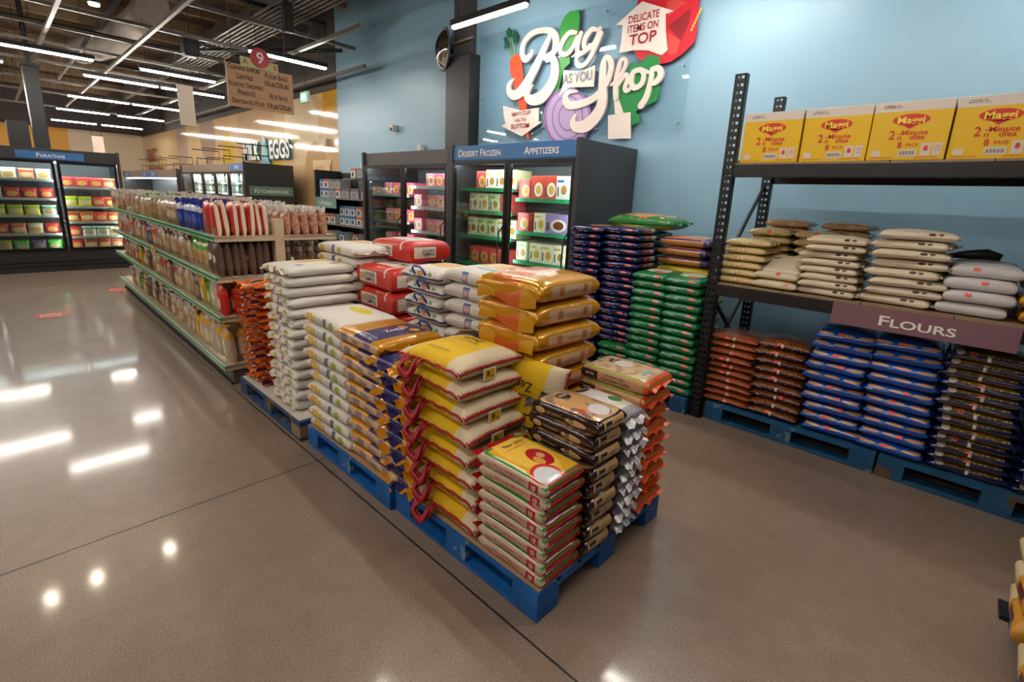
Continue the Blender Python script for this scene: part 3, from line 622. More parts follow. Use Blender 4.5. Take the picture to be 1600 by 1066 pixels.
G1, C1, R1, B1, Y1, D1, U1 = cp('g1', .165, .215, green), cp('c1', .168, .22, cream_c), cp('r1', .178, .245, redw), cp('b1', .165, .24, bluew), cp('y1', .165, .215, wyel), cp('d1', .168, .205, redc), cp('u1', .3, .21, purp)
g = lambda x: (x, G1, 'green carton'); c_ = lambda x: (x, C1, 'cream carton'); r_ = lambda x: (x, R1, 'red-edged carton'); b_ = lambda x: (x, B1, 'white carton'); y_ = lambda x: (x, Y1, 'yellow carton'); d_ = lambda x: (x, D1, 'red carton')
fill(TR, [(1.76, 'top left shelf', [d_(-.6), c_(-.43), c_(-.26), g(-.09)]), (1.49, 'second left shelf', [c_(-.72), y_(-.55), g(-.36), d_(-.17)]), (1.195, 'third left shelf', [c_(-.74), g(-.57), g(-.39), c_(-.22), g(-.06)]), (.85, 'fourth left shelf', [d_(-.7), d_(-.53), d_(-.35), d_(-.17)]),
          (1.665, 'top right shelf', [d_(.12), r_(.31), r_(.49), b_(.66), b_(.83)]), (1.3, 'second right shelf', [d_(.12), y_(.37), (.6, U1, 'lilac carton'), b_(.84)]), (.965, 'third right shelf', [g(.12), y_(.33), y_(.5), c_(.67), y_(.84)]), (.61, 'bottom right shelf', [d_(.2), d_(.4), c_(.6), d_(.8)])], W2)

# paratha freezer, facing the near aisle (+x)
FP = (-12.12, .845, 0)
freezer('display_freezer', 'wide dark freezer with a blue Parathas header at the aisle end', FP, PI/2, 1.92, .95, 2.17, [(-.9, .03), (.06, .9)], .38, 1.96,
        [(.68, 1.0, 1.3, 1.63), (.62, .89, 1.17, 1.52)], [('Parathas', -.44, .45, 1.985, 2.115, sign_blue)], None)
freezer('display_freezer', 'neighbouring dark freezer running out of frame left of the parathas case', (-12.12, -1.12, 0), PI/2, 1.96, .95, 2.15, [(-.93, 0), (.03, .93)], .38, 1.96, [(.68, 1.0, 1.3, 1.63), (.68, 1.0, 1.3, 1.63)], None, None)
TPf = local(FP, PI/2)
def pouch_mesh(w, h, d, mat, crimp=.03, seed=0, mat2=None, name='pouch', crumple=.06):
    """upright pillow pouch standing on z=0, front toward -y, with crimped top film"""
    mb = MB(); nu, nv = 10, 8; V = []; F = []
    for sgn in (-1, 1):
        for i in range(nu+1):
            tz = i/nu; bul = (max(0, 1-abs(2*tz-.86)**2.6/1.55))**.6 if tz > .43 else (1-(1-tz/.43)**4*.55)
            if tz >= .999: bul = .02
            for j in range(nv+1):
                tx = math.sin(PI/2*(2*j/nv-1)); pro = max(0, 1-abs(tx)**3)**.5
                n = noise.noise((tx*2+seed*3.1, tz*4+seed, sgn*2.))*crumple
                V.append((w/2*tx*(1-.07*math.sin(PI*tz)), sgn*d/2*bul*pro*(1+n*2), h*tz*(1+(n*.4 if i == nu else 0))))
    k = (nu+1)*(nv+1)
    for s in (0, 1):
        for i in range(nu):
            for j in range(nv):
                a = s*k+i*(nv+1)+j; q = (a, a+1, a+nv+2, a+nv+1); F.append(q if s == 0 else q[::-1])
    mb.faces(V, F, mat, True)
    if crimp:
        V = []; F = []
        for i in range(3):
            for j in range(nv+1):
                tx = 2*j/nv-1
                V.append((w/2*tx*(.97+.05*i), (.012*math.sin(j*1.9+seed)+.01*i*math.sin(j+seed*2))*1.0, h-.008+crimp*i/2+.006*math.sin(j*2.3+seed)*i))
        for i in range(2):
            for j in range(nv): a = i*(nv+1)+j; F.append((a, a+1, a+nv+2, a+nv+1))
        mb.faces(V, F, mat2 or mat, True)
    bmesh.ops.remove_doubles(mb.bm, verts=mb.bm.verts, dist=.0004)
    return mb
def pouch(key, w, h, d, mat, crimp=.03, mat2=None, name='snack_pouch', cat='bag', n=2):
    if key not in BOXP:
        BOXP[key] = [Proto(tag(pouch_mesh(w, h, d, mat, crimp, s+1, mat2).build(name), 'x', cat)) for s in range(n)]
    return BOXP[key]
def food_mat(name, base, a, b=None, top=None, w=.18, h=.18, rough=.25):
    p = [('e', 'xz', 0, h*.42, w*.38, h*.26, None, a)]
    if b: p.append(('b', None, None, (h*.66, h*.86), b))
    if top: p.append(('b', None, None, (h*.9, h*2), top))
    return M(name, base, pats=p, rough=rough, bump=.25, bscale=30)
FM = {'red': ('red packet', food_mat('pk_red', '#cc2f2a', '#e2a05c', '#d94436')), 'cream': ('cream packet', food_mat('pk_cream', '#e2cfa8', '#c89a5c', '#e8dcc0')),
      'yellow': ('yellow packet', food_mat('pk_yellow', '#e0d02a', '#e6c69a', '#8fc33a')), 'green': ('green packet', food_mat('pk_green', '#49b53e', '#d8c79a', '#6fcf4a')),
      'tan': ('tan packet', food_mat('pk_tan', '#c98a5a', '#e3c193', '#d94a34')), 'orange': ('orange packet', food_mat('pk_orange', '#dd7a32', '#f0cc88', '#c93b2c')),
      'white': ('pale round-dish packet', food_mat('pk_white', '#d9dccf', '#b8906a', '#4b9a6a')), 'purple': ('purple packet', food_mat('pk_purple', '#6f5f78', '#a9907f', None))}
def freezer_rows(T, rows, where, rz):
    for z, row, cols, xs in rows:
        for i, (k, x) in enumerate(zip(cols.split(), xs)):
            w_ = .205; pr = pouch('fz_'+k, w_, .185, .07, FM[k][1], .0, None, 'frozen_packet', 'packet')
            pr[i % len(pr)].place(T(x, .2, z), (0, 0, rz+rnd.uniform(-.06, .06)), '%s, %s from the left on the %s of %s' % (FM[k][0], ORD[i], row, where))
lx, rx = [-.78, -.56, -.34, -.12], [.18, .39, .59, .78]
freezer_rows(TPf, [(1.632, 'top left shelf', 'cream cream tan cream', lx), (1.302, 'second left shelf', 'cream red red red', lx), (1.002, 'third left shelf', 'yellow yellow yellow white', lx), (.682, 'fourth left shelf', 'red tan cream red', lx), (.385, 'bottom left tray', 'yellow green purple green', lx),
    (1.522, 'top right shelf', 'red red red tan', rx), (1.172, 'second right shelf', 'yellow yellow red orange', rx), (.892, 'third right shelf', 'orange orange red orange', rx), (.622, 'fourth right shelf', 'red white white cream', rx), (.385, 'bottom right tray', 'red tan orange tan', rx)], 'the parathas case', PI/2)

# dairy cases along the cream wall
FMk = (-13.88, 3.8, 0)
def sign_holder(loc, label):
    o = MB().tube([(0, 0, 0), (0, 0, .2), (0, .55, .2), (0, .55, .42), (0, -.1, .42)], .012, black, 6).build('sign_holder', loc=loc)
    tag(o, label, 'sign frame', 'bent black rod frames on the case tops')
milk_t = freezer('dairy_case', 'long glass door dairy case with a dark Kitchenware end panel', FMk, 0, 4.96, 1.0, 2.165, [(-2.42+.97*i, -2.42+.97*i+.95) for i in range(5)], .4, 1.98, [[.6, .9, 1.2, 1.5, 1.74]]*5,
        [('Dairy', 1.6, 2.42, 2.0, 2.15, sign_blue)], M('header_taupe', '#8a7868', rough=.5))
teal = M('sign_teal', '#6f9a8f', rough=.45)
MB().box(2.48, 2.486, .04, .96, 1.5, 1.69, teal).text('Kitchenware', (2.488, .5, 1.595), (0, 1, 0), (0, 0, 1), .085, sign_white, True, .014, .72).build('end_sign', milk_t)
Tm = local(FMk, 0); bot = []
for k, c in enumerate(('#e7ece9', '#cfe0dc', '#d9d2b8', '#b9d3c4')):
    o = MB().tube([(0, .1, 0), (0, .1, .13), (0, .1, .165), (0, .1, .2)], [.05, .05, .028, .028], M('bottle_%d' % k, c, rough=.3), 10).build('dairy_bottle'); tag(o, 'x', 'bottle'); bot.append(Proto(o))
for di in range(5):
    for si, z in enumerate([1.745, 1.505, 1.205]):
        for i in range(4):
            bot[rnd.randrange(4)].place(Tm(-2.42+.97*di+.16+.21*i, .1, z), (0, 0, 0), 'pale bottle %s from left on the %s shelf behind the %s dairy door' % (ORD[i], ('top', 'second', 'third')[si], ORD[di]), 'bottles in the dairy case')
freezer('dairy_case', 'far open dairy case with blue header signs under the cream wall', (-21.9, 4.0, 0), 0, 8.4, 1.0, 2.1, [], .5, 1.85, [], [('Yogurt', -4.1, -2.9, 1.87, 2.06, sign_blue), ('Dips', -.8, .3, 1.87, 2.06, sign_blue), ('Tofu', .5, 1.6, 1.87, 2.06, sign_blue)], M('header_taupe', '#8a7868'))
for i, (x, y) in enumerate([(-12.1, 4.0), (-13.4, 4.0), (-14.7, 4.0), (-15.6, 4.0)]): sign_holder((x, y, 2.165), 'bent black rod frame on the near dairy case, %s from its right end' % ORD[i])
for i, (x, y) in enumerate([(-19, 4.2), (-20.6, 4.2), (-22.4, 4.2), (-23.6, 4.2)]): sign_holder((x, y, 2.1), 'bent black rod frame on the far dairy case, %s from its right end' % ORD[i])

# gadget shelf against the blue wall
US = (-8.42, 4.5, 0)
t = thing('gadget_shelf', 'grey shelf unit of boxed kitchen gadgets with a teal Utensils sign', 'shelf', US)
sg = M('shelf_grey', '#77736e', rough=.5)
MB().box(-1.33, -1.27, 0, .55, 0, 2.05, M('panel_black', '#1c1b1d', rough=.5)).build('end_panel', t)
MB().box(1.27, 1.31, 0, .55, 0, 2.1, sg).build('end_panel', t)
MB().box(-1.27, -.5, .5, .55, 0, 2.02, M('panel_black')).box(-.5, 1.27, .5, .55, 0, 2.12, sg).build('back_panel', t)
for z in (.3, .72, 1.045, 1.535): MB().box(-1.27, 1.27, 0, .5, z-.03, z, sg, .004).build('shelf', t)
MB().box(-.35, 1.27, .1, .5, 1.87, 1.895, sg).build('shelf', t)
MB().box(-1.27, -.42, -.02, -.008, 1.335, 1.52, teal).text('Utensils', (-.84, -.022, 1.428), (1, 0, 0), (0, 0, 1), .085, sign_white, True, .014, .5).build('sign_plate', t)
Tu = local(US, 0)
gadget = lambda k, w, h, base, a, top: carton(k, w, .22, h, M('gad_'+k, base, pats=[('b', (-w*.28, w*.2), (-.01, .01), (h*.15, h*.6), a), ('b', None, (-.01, .01), (h*.72, h), top)], rough=.4))
GB, GW, GG, GX = gadget('gb', .16, .17, '#c9d4dc', '#4a4a50', '#2f6ea8'), gadget('gw', .16, .17, '#dcdad6', '#3a3436', '#c65a3a'), gadget('gg', .2, .165, '#a9a5a6', '#77737a', '#6a666c'), gadget('gx', .3, .17, '#98949a', '#848088', '#5a565e')
for z, row, items in ((1.537, 'upper shelf', [(-1.14, GB, 'blue boxed gadget'), (-.95, GB, 'blue boxed gadget'), (-.73, GG, 'grey boxed gadget'), (-.5, GW, 'white boxed gadget'), (-.22, GX, 'wide grey box'), (.12, GX, 'wide grey box'), (.5, GX, 'wide grey box'), (.9, GX, 'wide grey box')]),
                      (1.708, 'stacked upper layer', [(-1.14, GB, 'blue boxed gadget'), (-.95, GW, 'white boxed gadget'), (-.73, GG, 'grey boxed gadget'), (-.5, GG, 'grey boxed gadget'), ]),
                      (1.047, 'middle shelf', [(-1.14, GW, 'white boxed gadget'), (-.95, GW, 'white boxed gadget'), (-.73, GW, 'white boxed gadget'), (-.36, GB, 'blue boxed gadget'), (-.16, GB, 'blue boxed gadget'), (.04, GB, 'blue boxed gadget'), (.26, GW, 'white boxed gadget'), (.48, GW, 'white boxed gadget'), (.8, GB, 'blue boxed gadget')]),
                      (1.22, 'stacked middle layer', [(-.36, GB, 'blue boxed gadget'), (-.16, GB, 'blue boxed gadget'), (.04, GB, 'blue boxed gadget'), (.26, GW, 'white boxed gadget'), (.48, GW, 'white boxed gadget')]),
                      (1.897, 'top board', [(.1, GW, 'white boxed gadget'), (.35, GG, 'grey boxed gadget'), (.7, GG, 'grey boxed gadget')]),
                      (.722, 'lower shelf', [(-.9, GW, 'white boxed gadget'), (-.4, GB, 'blue boxed gadget'), (.1, GW, 'white boxed gadget'), (.6, GB, 'blue boxed gadget')])):
    for i, (x, pr, what) in enumerate(items):
        pr.place(Tu(x, .06, z), (0, 0, 0), short(what, '%s from left on the %s of the gadget shelf' % (ORD[i], row)), None)
o = MB().tube([(0, 0, 0), (0, 0, .16), (0, 0, .2), (0, 0, .3)], [.05, .05, .02, .015], whp, 12).build('spray_bottle', loc=Tu(-.02, .3, 1.895)); tag(o, 'white spray bottle on the top board of the gadget shelf', 'bottle')
# ---------------------------------------------------------------- snack gondola
GA = -.0178
GO = (-4.36, 1.17, 0)
gon = thing('gondola_shelf', 'long double sided gondola of packeted snacks with green price strips', 'shelf', GO, GA)
tan_m = M('gondola_cream', '#cbb597', rough=.5); kick = M('gondola_kick', '#5b5650', rough=.5)
GL = 5.45
lv = [.165, .585, .917, 1.248]
MB().box(-GL, -.02, .06, .98, 0, .13, kick).box(-GL, -.02, .04, .06, .005, .02, black).build('base', gon)
MB().box(-GL, -.03, .50, .53, .1, 1.36, tan_m).build('back_panel', gon)
for x in (-.05, -1.35, -2.7, -4.05, -5.42): MB().box(x-.04, x+.04, .475, .555, 0, 1.4, tan_m, .004).build('upright', gon)
lip = thin_glass('clear_lip', '#f6f9f7', .02, .05)
strip = M('price_strip_green', '#148a5c', rough=.35); stripw = M('price_strip_pale', '#b9d2b0', rough=.35)
for z in lv:
    s = MB().box(-GL, 0, .01, .49, z-.012, z+.012, tan_m, .002).box(-.02, 0, .012, .49, z-.03, z+.012, tan_m).build('shelf', gon)
    MB().box(-GL, 0, -.004, .01, z-.022, z-.013, stripw).box(-GL, 0, -.004, .01, z+.013, z+.02, stripw).box(-GL, 0, -.003, .01, z-.013, z+.013, strip).build('price_strip', s)
    for i in range(4): MB().box(-GL+i*GL/4+.01, -GL+(i+1)*GL/4-.01, .012, .015, z+.012, z+.09, lip).build('clear_lip', s)
    s = MB().box(-GL, 0, .54, 1.02, z-.012, z+.012, tan_m, .002).box(-.02, 0, .54, 1.02, z-.03, z+.012, tan_m).build('shelf', gon)
    MB().box(-GL, 0, 1.02, 1.03, z-.02, z+.02, strip).build('price_strip', s)
MB().box(-2.42, -2.22, -.02, -.012, .86, .97, M('tag_kraft', '#d9a56a', rough=.6)).text('SALE', (-2.32, -.0215, .93), (1, 0, 0), (0, 0, 1), .03, ink, False).text('NEW PRICE', (-2.32, -.0215, .89), (1, 0, 0), (0, 0, 1), .016, ink, False).build('shelf_tag', gon)
Tg = local(GO, GA)
clear_top = M('clear_film', '#e3dcd2', rough=.15, bump=.5, bscale=35)
def snack(k, base, a, b, w, h, d, top=None, crimp=.045):
    m = M('sn_'+k, base, pats=[('e', 'xz', 0, h*.4, w*.3, h*.22, None, a), ('b', None, None, (h*.74, h*.9), b)], rough=.22, bump=.3, bscale=28)
    return pouch('sn_'+k, w, h, d, m, crimp, top or m, 'snack_pouch', 'bag')
lentil = lambda k, base, spk, w, h, d: pouch('le_'+k, w, h, d, M('le_'+k, base, pats=[('n', 160, .52, None, spk), ('e', 'xz', .01, h*.5, w*.25, h*.12, ('y', -.2, 0), '#e9dccb')], rough=.2, bump=.4, bscale=120), .05, clear_top, 'lentil_bag', 'bag')
P_ = {'c': ('tan clear topped snack pouch', snack('tan', '#b58f6c', '#dcc6a4', '#c4b29e', .155, .23, .06, clear_top)),
      'o': ('cream snack pouch', snack('cream', '#cbb594', '#b08250', '#dccdb6', .155, .23, .06, clear_top)),
      'p': ('pink labelled snack pouch', snack('pinkish', '#bd9a84', '#b04448', '#cbb8a8', .155, .25, .06, clear_top)),
      'b': ('blue snack pouch', snack('blue', '#2a3fa0', '#5a6cc0', '#d5d7dc', .15, .23, .06)),
      'r': ('white and red pouch', None), 'g': ('green topped pouch', snack('green', '#c9b184', '#b98a58', '#5fae3a', .16, .24, .06, M('green_film', '#4fb03a', rough=.25))),
      'G': ('bright green pouch', snack('lime', '#4db43c', '#d6e3a0', '#3f9a34', .16, .24, .06)), 'y': ('yellow pouch', snack('yel', '#dca92c', '#ece2c4', '#e3bb3a', .16, .25, .07)),
      'R': ('red pouch', snack('redp', '#cc3128', '#e6d0b0', '#d84a3a', .17, .25, .08)), 'k': ('dark brown pouch', snack('dk', '#6f5848', '#a88a68', '#9a8a7c', .155, .25, .06, clear_top)),
      'n': ('peach labelled pouch', snack('peach', '#b27a60', '#e3c3a2', '#c9503c', .155, .24, .06, clear_top)),
      'l': ('brown lentil bag', lentil('grey', '#6d5547', '#4e3c33', .17, .29, .075)), 'N': ('peanut bag', lentil('nut', '#a3614a', '#d9ab8f', .12, .2, .075)),
      'w': ('pale flour pouch', lentil('pale', '#c9ab92', '#dccab6', .17, .28, .09)), 'Y': ('yellow topped pale bag', snack('yelt', '#cdb394', '#e5d6be', '#e0ae2c', .18, .3, .09, M('yellow_film', '#dfab2a', rough=.25, bump=.4, bscale=30)))}
# the white pouch with red side bands
mr_ = M('sn_whitered', '#e3d2b4', pats=[('b', None, (-.1, -.012), None, '#cf2b2e'), ('b', (-.1, -.068), None, None, '#cf2b2e'), ('e', 'xz', .0, .13, .03, .05, None, '#8a8f80'), ('b', (-.055, .06), None, (.03, .07), '#bd8a54')], rough=.3)
P_['r'] = ('white pouch with red sides', pouch('sn_whitered', .17, .27, .062, mr_, .01, None, 'snack_pouch', 'bag'))
SHELF = ['bottom', 'third', 'second', 'top']
def row(level, seq, x0, pitch, ys, side='aisle'):
    cnt = {}
    for i, k in enumerate(seq):
        if k == ' ': continue
        what, pr = P_[k]
        for j, y in enumerate(ys):
            if k in 'rl' and i < 2: continue
            x, yy, _ = Tg(x0-pitch*i+rnd.uniform(-.008, .008), y+rnd.uniform(-.006, .006), 0)
            rp = ('front row', 'second row', 'third row', 'fourth row')[j]
            pr[rnd.randrange(len(pr))].place((x, yy, lv[level]+.0125), (rnd.uniform(-.06, .08), rnd.uniform(-.05, .05), GA+rnd.uniform(-.22, .22)), short(what, '%s from near end, %s of %s %s-side gondola shelf' % (ORD[i], rp, SHELF[level], side)), 'packets on the snack gondola')
def endcol(level, k, x, y0, dy, n, where, dz=0):
    what, pr = P_[k]
    for j in range(n):
        X, Y, _ = Tg(x+rnd.uniform(-.01, .01), y0+dy*j, 0)
        pr[j % len(pr)].place((X, Y, lv[level]+.0125+dz), (rnd.uniform(-.02, .1), 0, GA+rnd.uniform(-.08, .08)), short(what, '%s from aisle in the %s column, %s gondola shelf%s' % (ORD[j], where[0], SHELF[level], where[1])), 'packets on the snack gondola')
# top shelf, aisle half: seen from above
endcol(3, 'r', -.11, .07, .060, 7, ('near end', '')); endcol(3, 'r', -.30, .06, .1, 4, ('second', ''))
row(3, 'bbbbb' 'cccooocc' 'goooc' 'cpopcpppcppp', -.47, .166, (.06, .15, .25, .36))
# second shelf: lentils at the end, then green topped, then tan
endcol(2, 'l', -.11, .06, .060, 7, ('near end', '')); endcol(2, 'l', -.30, .07, .13, 3, ('second', ''))
row(2, 'ggg' 'ococococn' 'nkbnocnp' 'npppppcp', -.48, .172, (.065, .17))
endcol(1, 'R', -.12, .07, .1, 4, ('near end', ''))
row(1, 'wGyk' 'ccocnkcn' 'ncokkcn' 'ykcppccn', -.31, .172, (.07,))
endcol(0, 'Y', -.13, .09, .11, 3, ('near end', ''))
row(0, 'YwYYy' 'ccococ' 'kcckkck' 'kyGkwkc', -.34, .178, (.09,))
# peanuts on the far half of the top shelf, cream pouches behind
endcol(3, 'N', -.09, .60, .082, 5, ('near end', ' beyond post')); endcol(3, 'N', -.23, .60, .082, 5, ('second', ' beyond post')); endcol(3, 'N', -.37, .60, .082, 5, ('third', ' beyond post')); endcol(3, 'N', -.52, .60, .082, 5, ('fourth', ' beyond post'))
row(3, 'occo' 'pnnp' 'ccoopc' 'cppcpp', -.72, .2, (.62, .80), 'far')
endcol(2, 'k', -.11, .60, .1, 4, ('near end', ' beyond post'))
# ---------------------------------------------------------------- sack builder
class Sack:
    """a filled rice or flour sack: L along local x, W along y, T tall, resting on z=0"""
    def __init__(s, L, W, T, n=6, m=2.2, pinch=0, amp=.004, freq=7, seed=0, arch=.010):
        s.L, s.W, s.T, s.n, s.m, s.pinch, s.amp, s.freq, s.seed, s.arch = L, W, T, n, m, pinch, amp, freq, seed, arch
        s.mb = MB()
    def prof(s, u): return max(0., 1-abs(u)**s.n)**(1/s.m)
    def pt(s, u, v, sg, off=(0, 0, 0)):
        h = s.T/2*.985*s.prof(u)*s.prof(v)
        x = s.L/2*u*(1-s.pinch*(1-v*v)); y = s.W/2*v*(1-s.pinch*(1-u*u))
        p = Vector((x, y, s.T/2+sg*h))
        q = p*s.freq+Vector((s.seed*5.3, s.seed*2.1, 0)); nz = noise.noise_vector(q)+noise.noise_vector(q*2.3)*.5
        wave = noise.noise(Vector((x*6+s.L*40, y*6, 0)))      # the same sag for every sack of a kind, so that a stack nests
        p += Vector((nz.x*1.4, nz.y*1.4, 0))*s.amp
        p.z += (1-u*u)*(1-v*v)*s.arch*(1+.5*wave) + (.25*nz.z*s.amp if sg > 0 and s.prof(u)*s.prof(v) < .8 else 0)
        p.z = max(p.z, 0.0005)
        return p+Vector(off)
    def body(s, m, nu=16, nv=14):
        V = []; F = []
        for sg in (1, -1):
            for i in range(nu+1):
                for j in range(nv+1): V.append(s.pt(math.sin(PI/2*(2*i/nu-1)), math.sin(PI/2*(2*j/nv-1)), sg))
        k = (nu+1)*(nv+1)
        for t in (0, 1):
            for i in range(nu):
                for j in range(nv):
                    a = t*k+i*(nv+1)+j; q = (a, a+nv+1, a+nv+2, a+1); F.append(q if t == 0 else q[::-1])
        s.mb.faces(V, F, m, True); bmesh.ops.remove_doubles(s.mb.bm, verts=s.mb.bm.verts, dist=.0005); return s
    def side_pt(s, face, a, b, off=.0015):
        """point on the front ('F', -y), right ('R', +x), left ('L', -x) face: a along it, b up from mid height"""
        zz = max(-.95, min(.95, b/(s.T/2))); sg = 1 if zz >= 0 else -1
        half = s.L/2 if face == 'F' else s.W/2
        t = max(-.98, min(.98, a/half)); pv = min(.999, max(.02, abs(zz)/max(.05, s.prof(t))))
        e = (1-pv**s.m)**(1/s.n)
        if face == 'F': return s.pt(t, -e, sg, (0, -off, 0))
        if face == 'R': return s.pt(e, t, sg, (off, 0, 0))
        return s.pt(-e, -t, sg, (-off, 0, 0))
    def text(s, face, t, a, b, h, m, width=None, small=False, bold=.012, ang=0):
        vs, fs = text_geo(t, small, bold); k = h/CAP; kx = k
        if width: kx = width/(max(v[0] for v in vs)-min(v[0] for v in vs))
        P = []
        for x, y in vs:
            x, y = x*kx, (y-CAP/2)*k
            if face == 'T':
                c, sn = math.cos(ang), math.sin(ang); X, Y = a+c*x-sn*y, b+sn*x+c*y
                P.append(s.pt(max(-.97, min(.97, X/(s.L/2))), max(-.97, min(.97, Y/(s.W/2))), 1, (0, 0, .004)))
            else: P.append(s.side_pt(face, a+x, b+y))
        s.mb.faces(P, fs, m); return s
    def build(s, name, root): return s.mb.build(name, root)
    def seal(s, end, m, root, f=.03, wv=.006, w=.92, droop=0, name='end_seal', z=None):
        """crimped film strip sticking out of one end: '+x' '-x' or '-y'"""
        mb = MB(); n = 20; V = []; F = []
        half = s.W/2 if end[1] == 'x' else s.L/2; z0 = s.T/2 if z is None else z
        for i in range(3):
            for j in range(n+1):
                t = (2*j/n-1)*w*(1+.03*i); o = (s.L/2 if end[1] == 'x' else s.W/2)*(1-s.pinch*(1-t*t))-.008+f*i/2
                zz = z0+wv*(math.sin(j*.75+s.seed*1.7)+.6*math.sin(j*1.55+s.seed*2.9+i*.6))*(.25+.4*i)+droop*(i/2)**1.5
                o += .13*f*math.sin(j*.9+s.seed*2)*(i == 2)
                V.append({'+x': (o, t*half, zz), '-x': (-o, t*half, zz), '-y': (t*half, -o, zz)}[end])
        for i in range(2):
            for j in range(n): a = i*(n+1)+j; F.append((a, a+1, a+n+2, a+n+1))
        mb.faces(V, F, m, True)
        return mb.build(name, root)
def sticker_on(s, root, face, a, b, w=.035, h=.016, col='#f0583a'):
    mb = MB(); V = [s.side_pt(face, a+w*x, b+h*y, .0035) for x, y in ((-.5, -.5), (.5, -.5), (.5, .5), (-.5, .5))]
    mb.faces(V, [(0, 1, 2, 3)], M('price_dot_'+col[1:], col, rough=.5)); return mb.build('price_sticker', root)
def sack_root(name, cat='bag'): return thing(name, 'x', cat)
PRO = {}
def protos(key, fn, n=3): 
    if key not in PRO: PRO[key] = [Proto(fn(i)) for i in range(n)]
    return PRO[key]
def stack(pr, x, y, rz, z0, z1, n, desc, where, group, jit=.008, lean=(0, 0), rot=.035, tilt=.003):
    """n sacks one on another; lean shifts the top of the stack"""
    p = (z1-z0)/n
    for k in range(n):
        f = k/max(1, n-1)
        pos = (x+lean[0]*f+rnd.uniform(-jit, jit), y+lean[1]*f+rnd.uniform(-jit, jit), z0+k*p)
        i = n-1-k; o = 'topmost' if i == 0 else (ORD[i]+' from top' if i < n-1 else 'bottom one')
        (pr[0] if i == 0 else pr[rnd.randrange(len(pr))]).place(pos, (rnd.uniform(-tilt, tilt), rnd.uniform(-tilt, tilt), rz+rnd.uniform(-rot, rot)), short(desc, '%s of the %s' % (o, where)), group)

# ---------------------------------------------------------------- pallets
pal_b = M('pallet_blue', '#0f5fa8', rough=.6, vary=.3, vscale=9, pats=[('n', 7, .68, None, '#6d8aa0')], bump=.3, bscale=40)
pal_t = M('pallet_teal', '#15527c', rough=.65, vary=.3, vscale=8, pats=[('n', 7, .67, None, '#5f7a86')], bump=.3, bscale=40)
pal_d = M('pallet_dull_blue', '#2d4a74', rough=.7, vary=.35, vscale=8, pats=[('n', 6, .62, None, '#6b5a48')], bump=.3, bscale=40)
def pallet(label, x0, x1, y0, y1, m, raw=None):
    cx, cy = (x0+x1)/2, (y0+y1)/2; hx, hy = (x1-x0)/2, (y1-y0)/2
    t = thing('pallet', label, 'pallet', (cx, cy, 0), 0, 'wooden pallets under the sacks')
    for k, yy in enumerate((-hy, -.07, hy-.14)):
        MB().box(-hx, hx, yy, yy+.14, 0, .018, m, .002).build('bottom_board', t)
        for xx in (-hx, -.07, hx-.14): MB().box(xx, xx+.14, yy, yy+.14, .018, .098, raw if raw and k == 0 and xx > 0 else m, .003).build('block', t)
    for xx in (-hx, -.07, hx-.14): MB().box(xx, xx+.14, -hy, hy, .098, .116, m, .002).build('stringer_board', t)
    n = 7; w_ = 2*hy/n
    for i in range(n): MB().box(-hx, hx, -hy+i*w_+(.004 if i else 0), -hy+(i+1)*w_-.022*(i < n-1), .116, .138, m, .002).build('deck_board', t)
pallet('bright blue pallet at the near corner of the rice display', -1.99, -.985, 1.275, 2.285, pal_b)
pallet('bright blue pallet under gold bags, second from the aisle corner', -2.985, -2.0, 1.25, 2.26, pal_b)
pallet('dull blue pallet with a bare wood block beside the snack shelves', -4.17, -3.04, 1.22, 2.23, pal_d, M('bare_wood', '#9a7a5a', rough=.8))
pallet('blue pallet in the rack under brown lentil bags', -1.335, -.215, 3.74, 4.75, pal_t)
pallet('worn blue pallet in the rack under the dark blue bags', -.2, .93, 3.74, 4.75, M('pallet_worn_blue', '#184f74', rough=.7, vary=.3, vscale=6, pats=[('n', 5, .6, None, '#5a4a3e')]))
pallet('blue pallet under the green bags beside the rack upright', -2.6, -1.46, 3.66, 4.7, pal_t)
pallet('blue pallet at the right frame edge under yellow packs', .40, 1.4, 1.7, 2.76, pal_b)
kraft = M('kraft_sheet', '#b48a64', rough=.75, vary=.1)
tag(MB().box(-1.97, -.99, 1.285, 2.27, .1385, .143, kraft, .001).build('cardboard_sheet'), 'kraft cardboard slip sheet on the near corner pallet', 'cardboard')
tag(MB().box(-2.97, -2.01, 1.26, 2.25, .1385, .143, kraft, .001).build('cardboard_sheet'), 'kraft cardboard slip sheet under the gold bags', 'cardboard')
tag(MB().box(-4.15, -3.06, 1.23, 2.2, .1385, .143, M('pale_sheet', '#cfc6bb', rough=.7), .001).build('cardboard_sheet'), 'pale cardboard slip sheet under orange and white bags', 'cardboard')
Z0 = .1435

# ---------------------------------------------------------------- rice display
ik_r, ik_b, ik_w, ik_p, ik_k = M('print_red', '#c4372c'), M('print_brown', '#4a2c20'), M('print_white', '#f2e9dc'), M('print_purple', '#4a3c86'), M('print_black', '#2a2320')
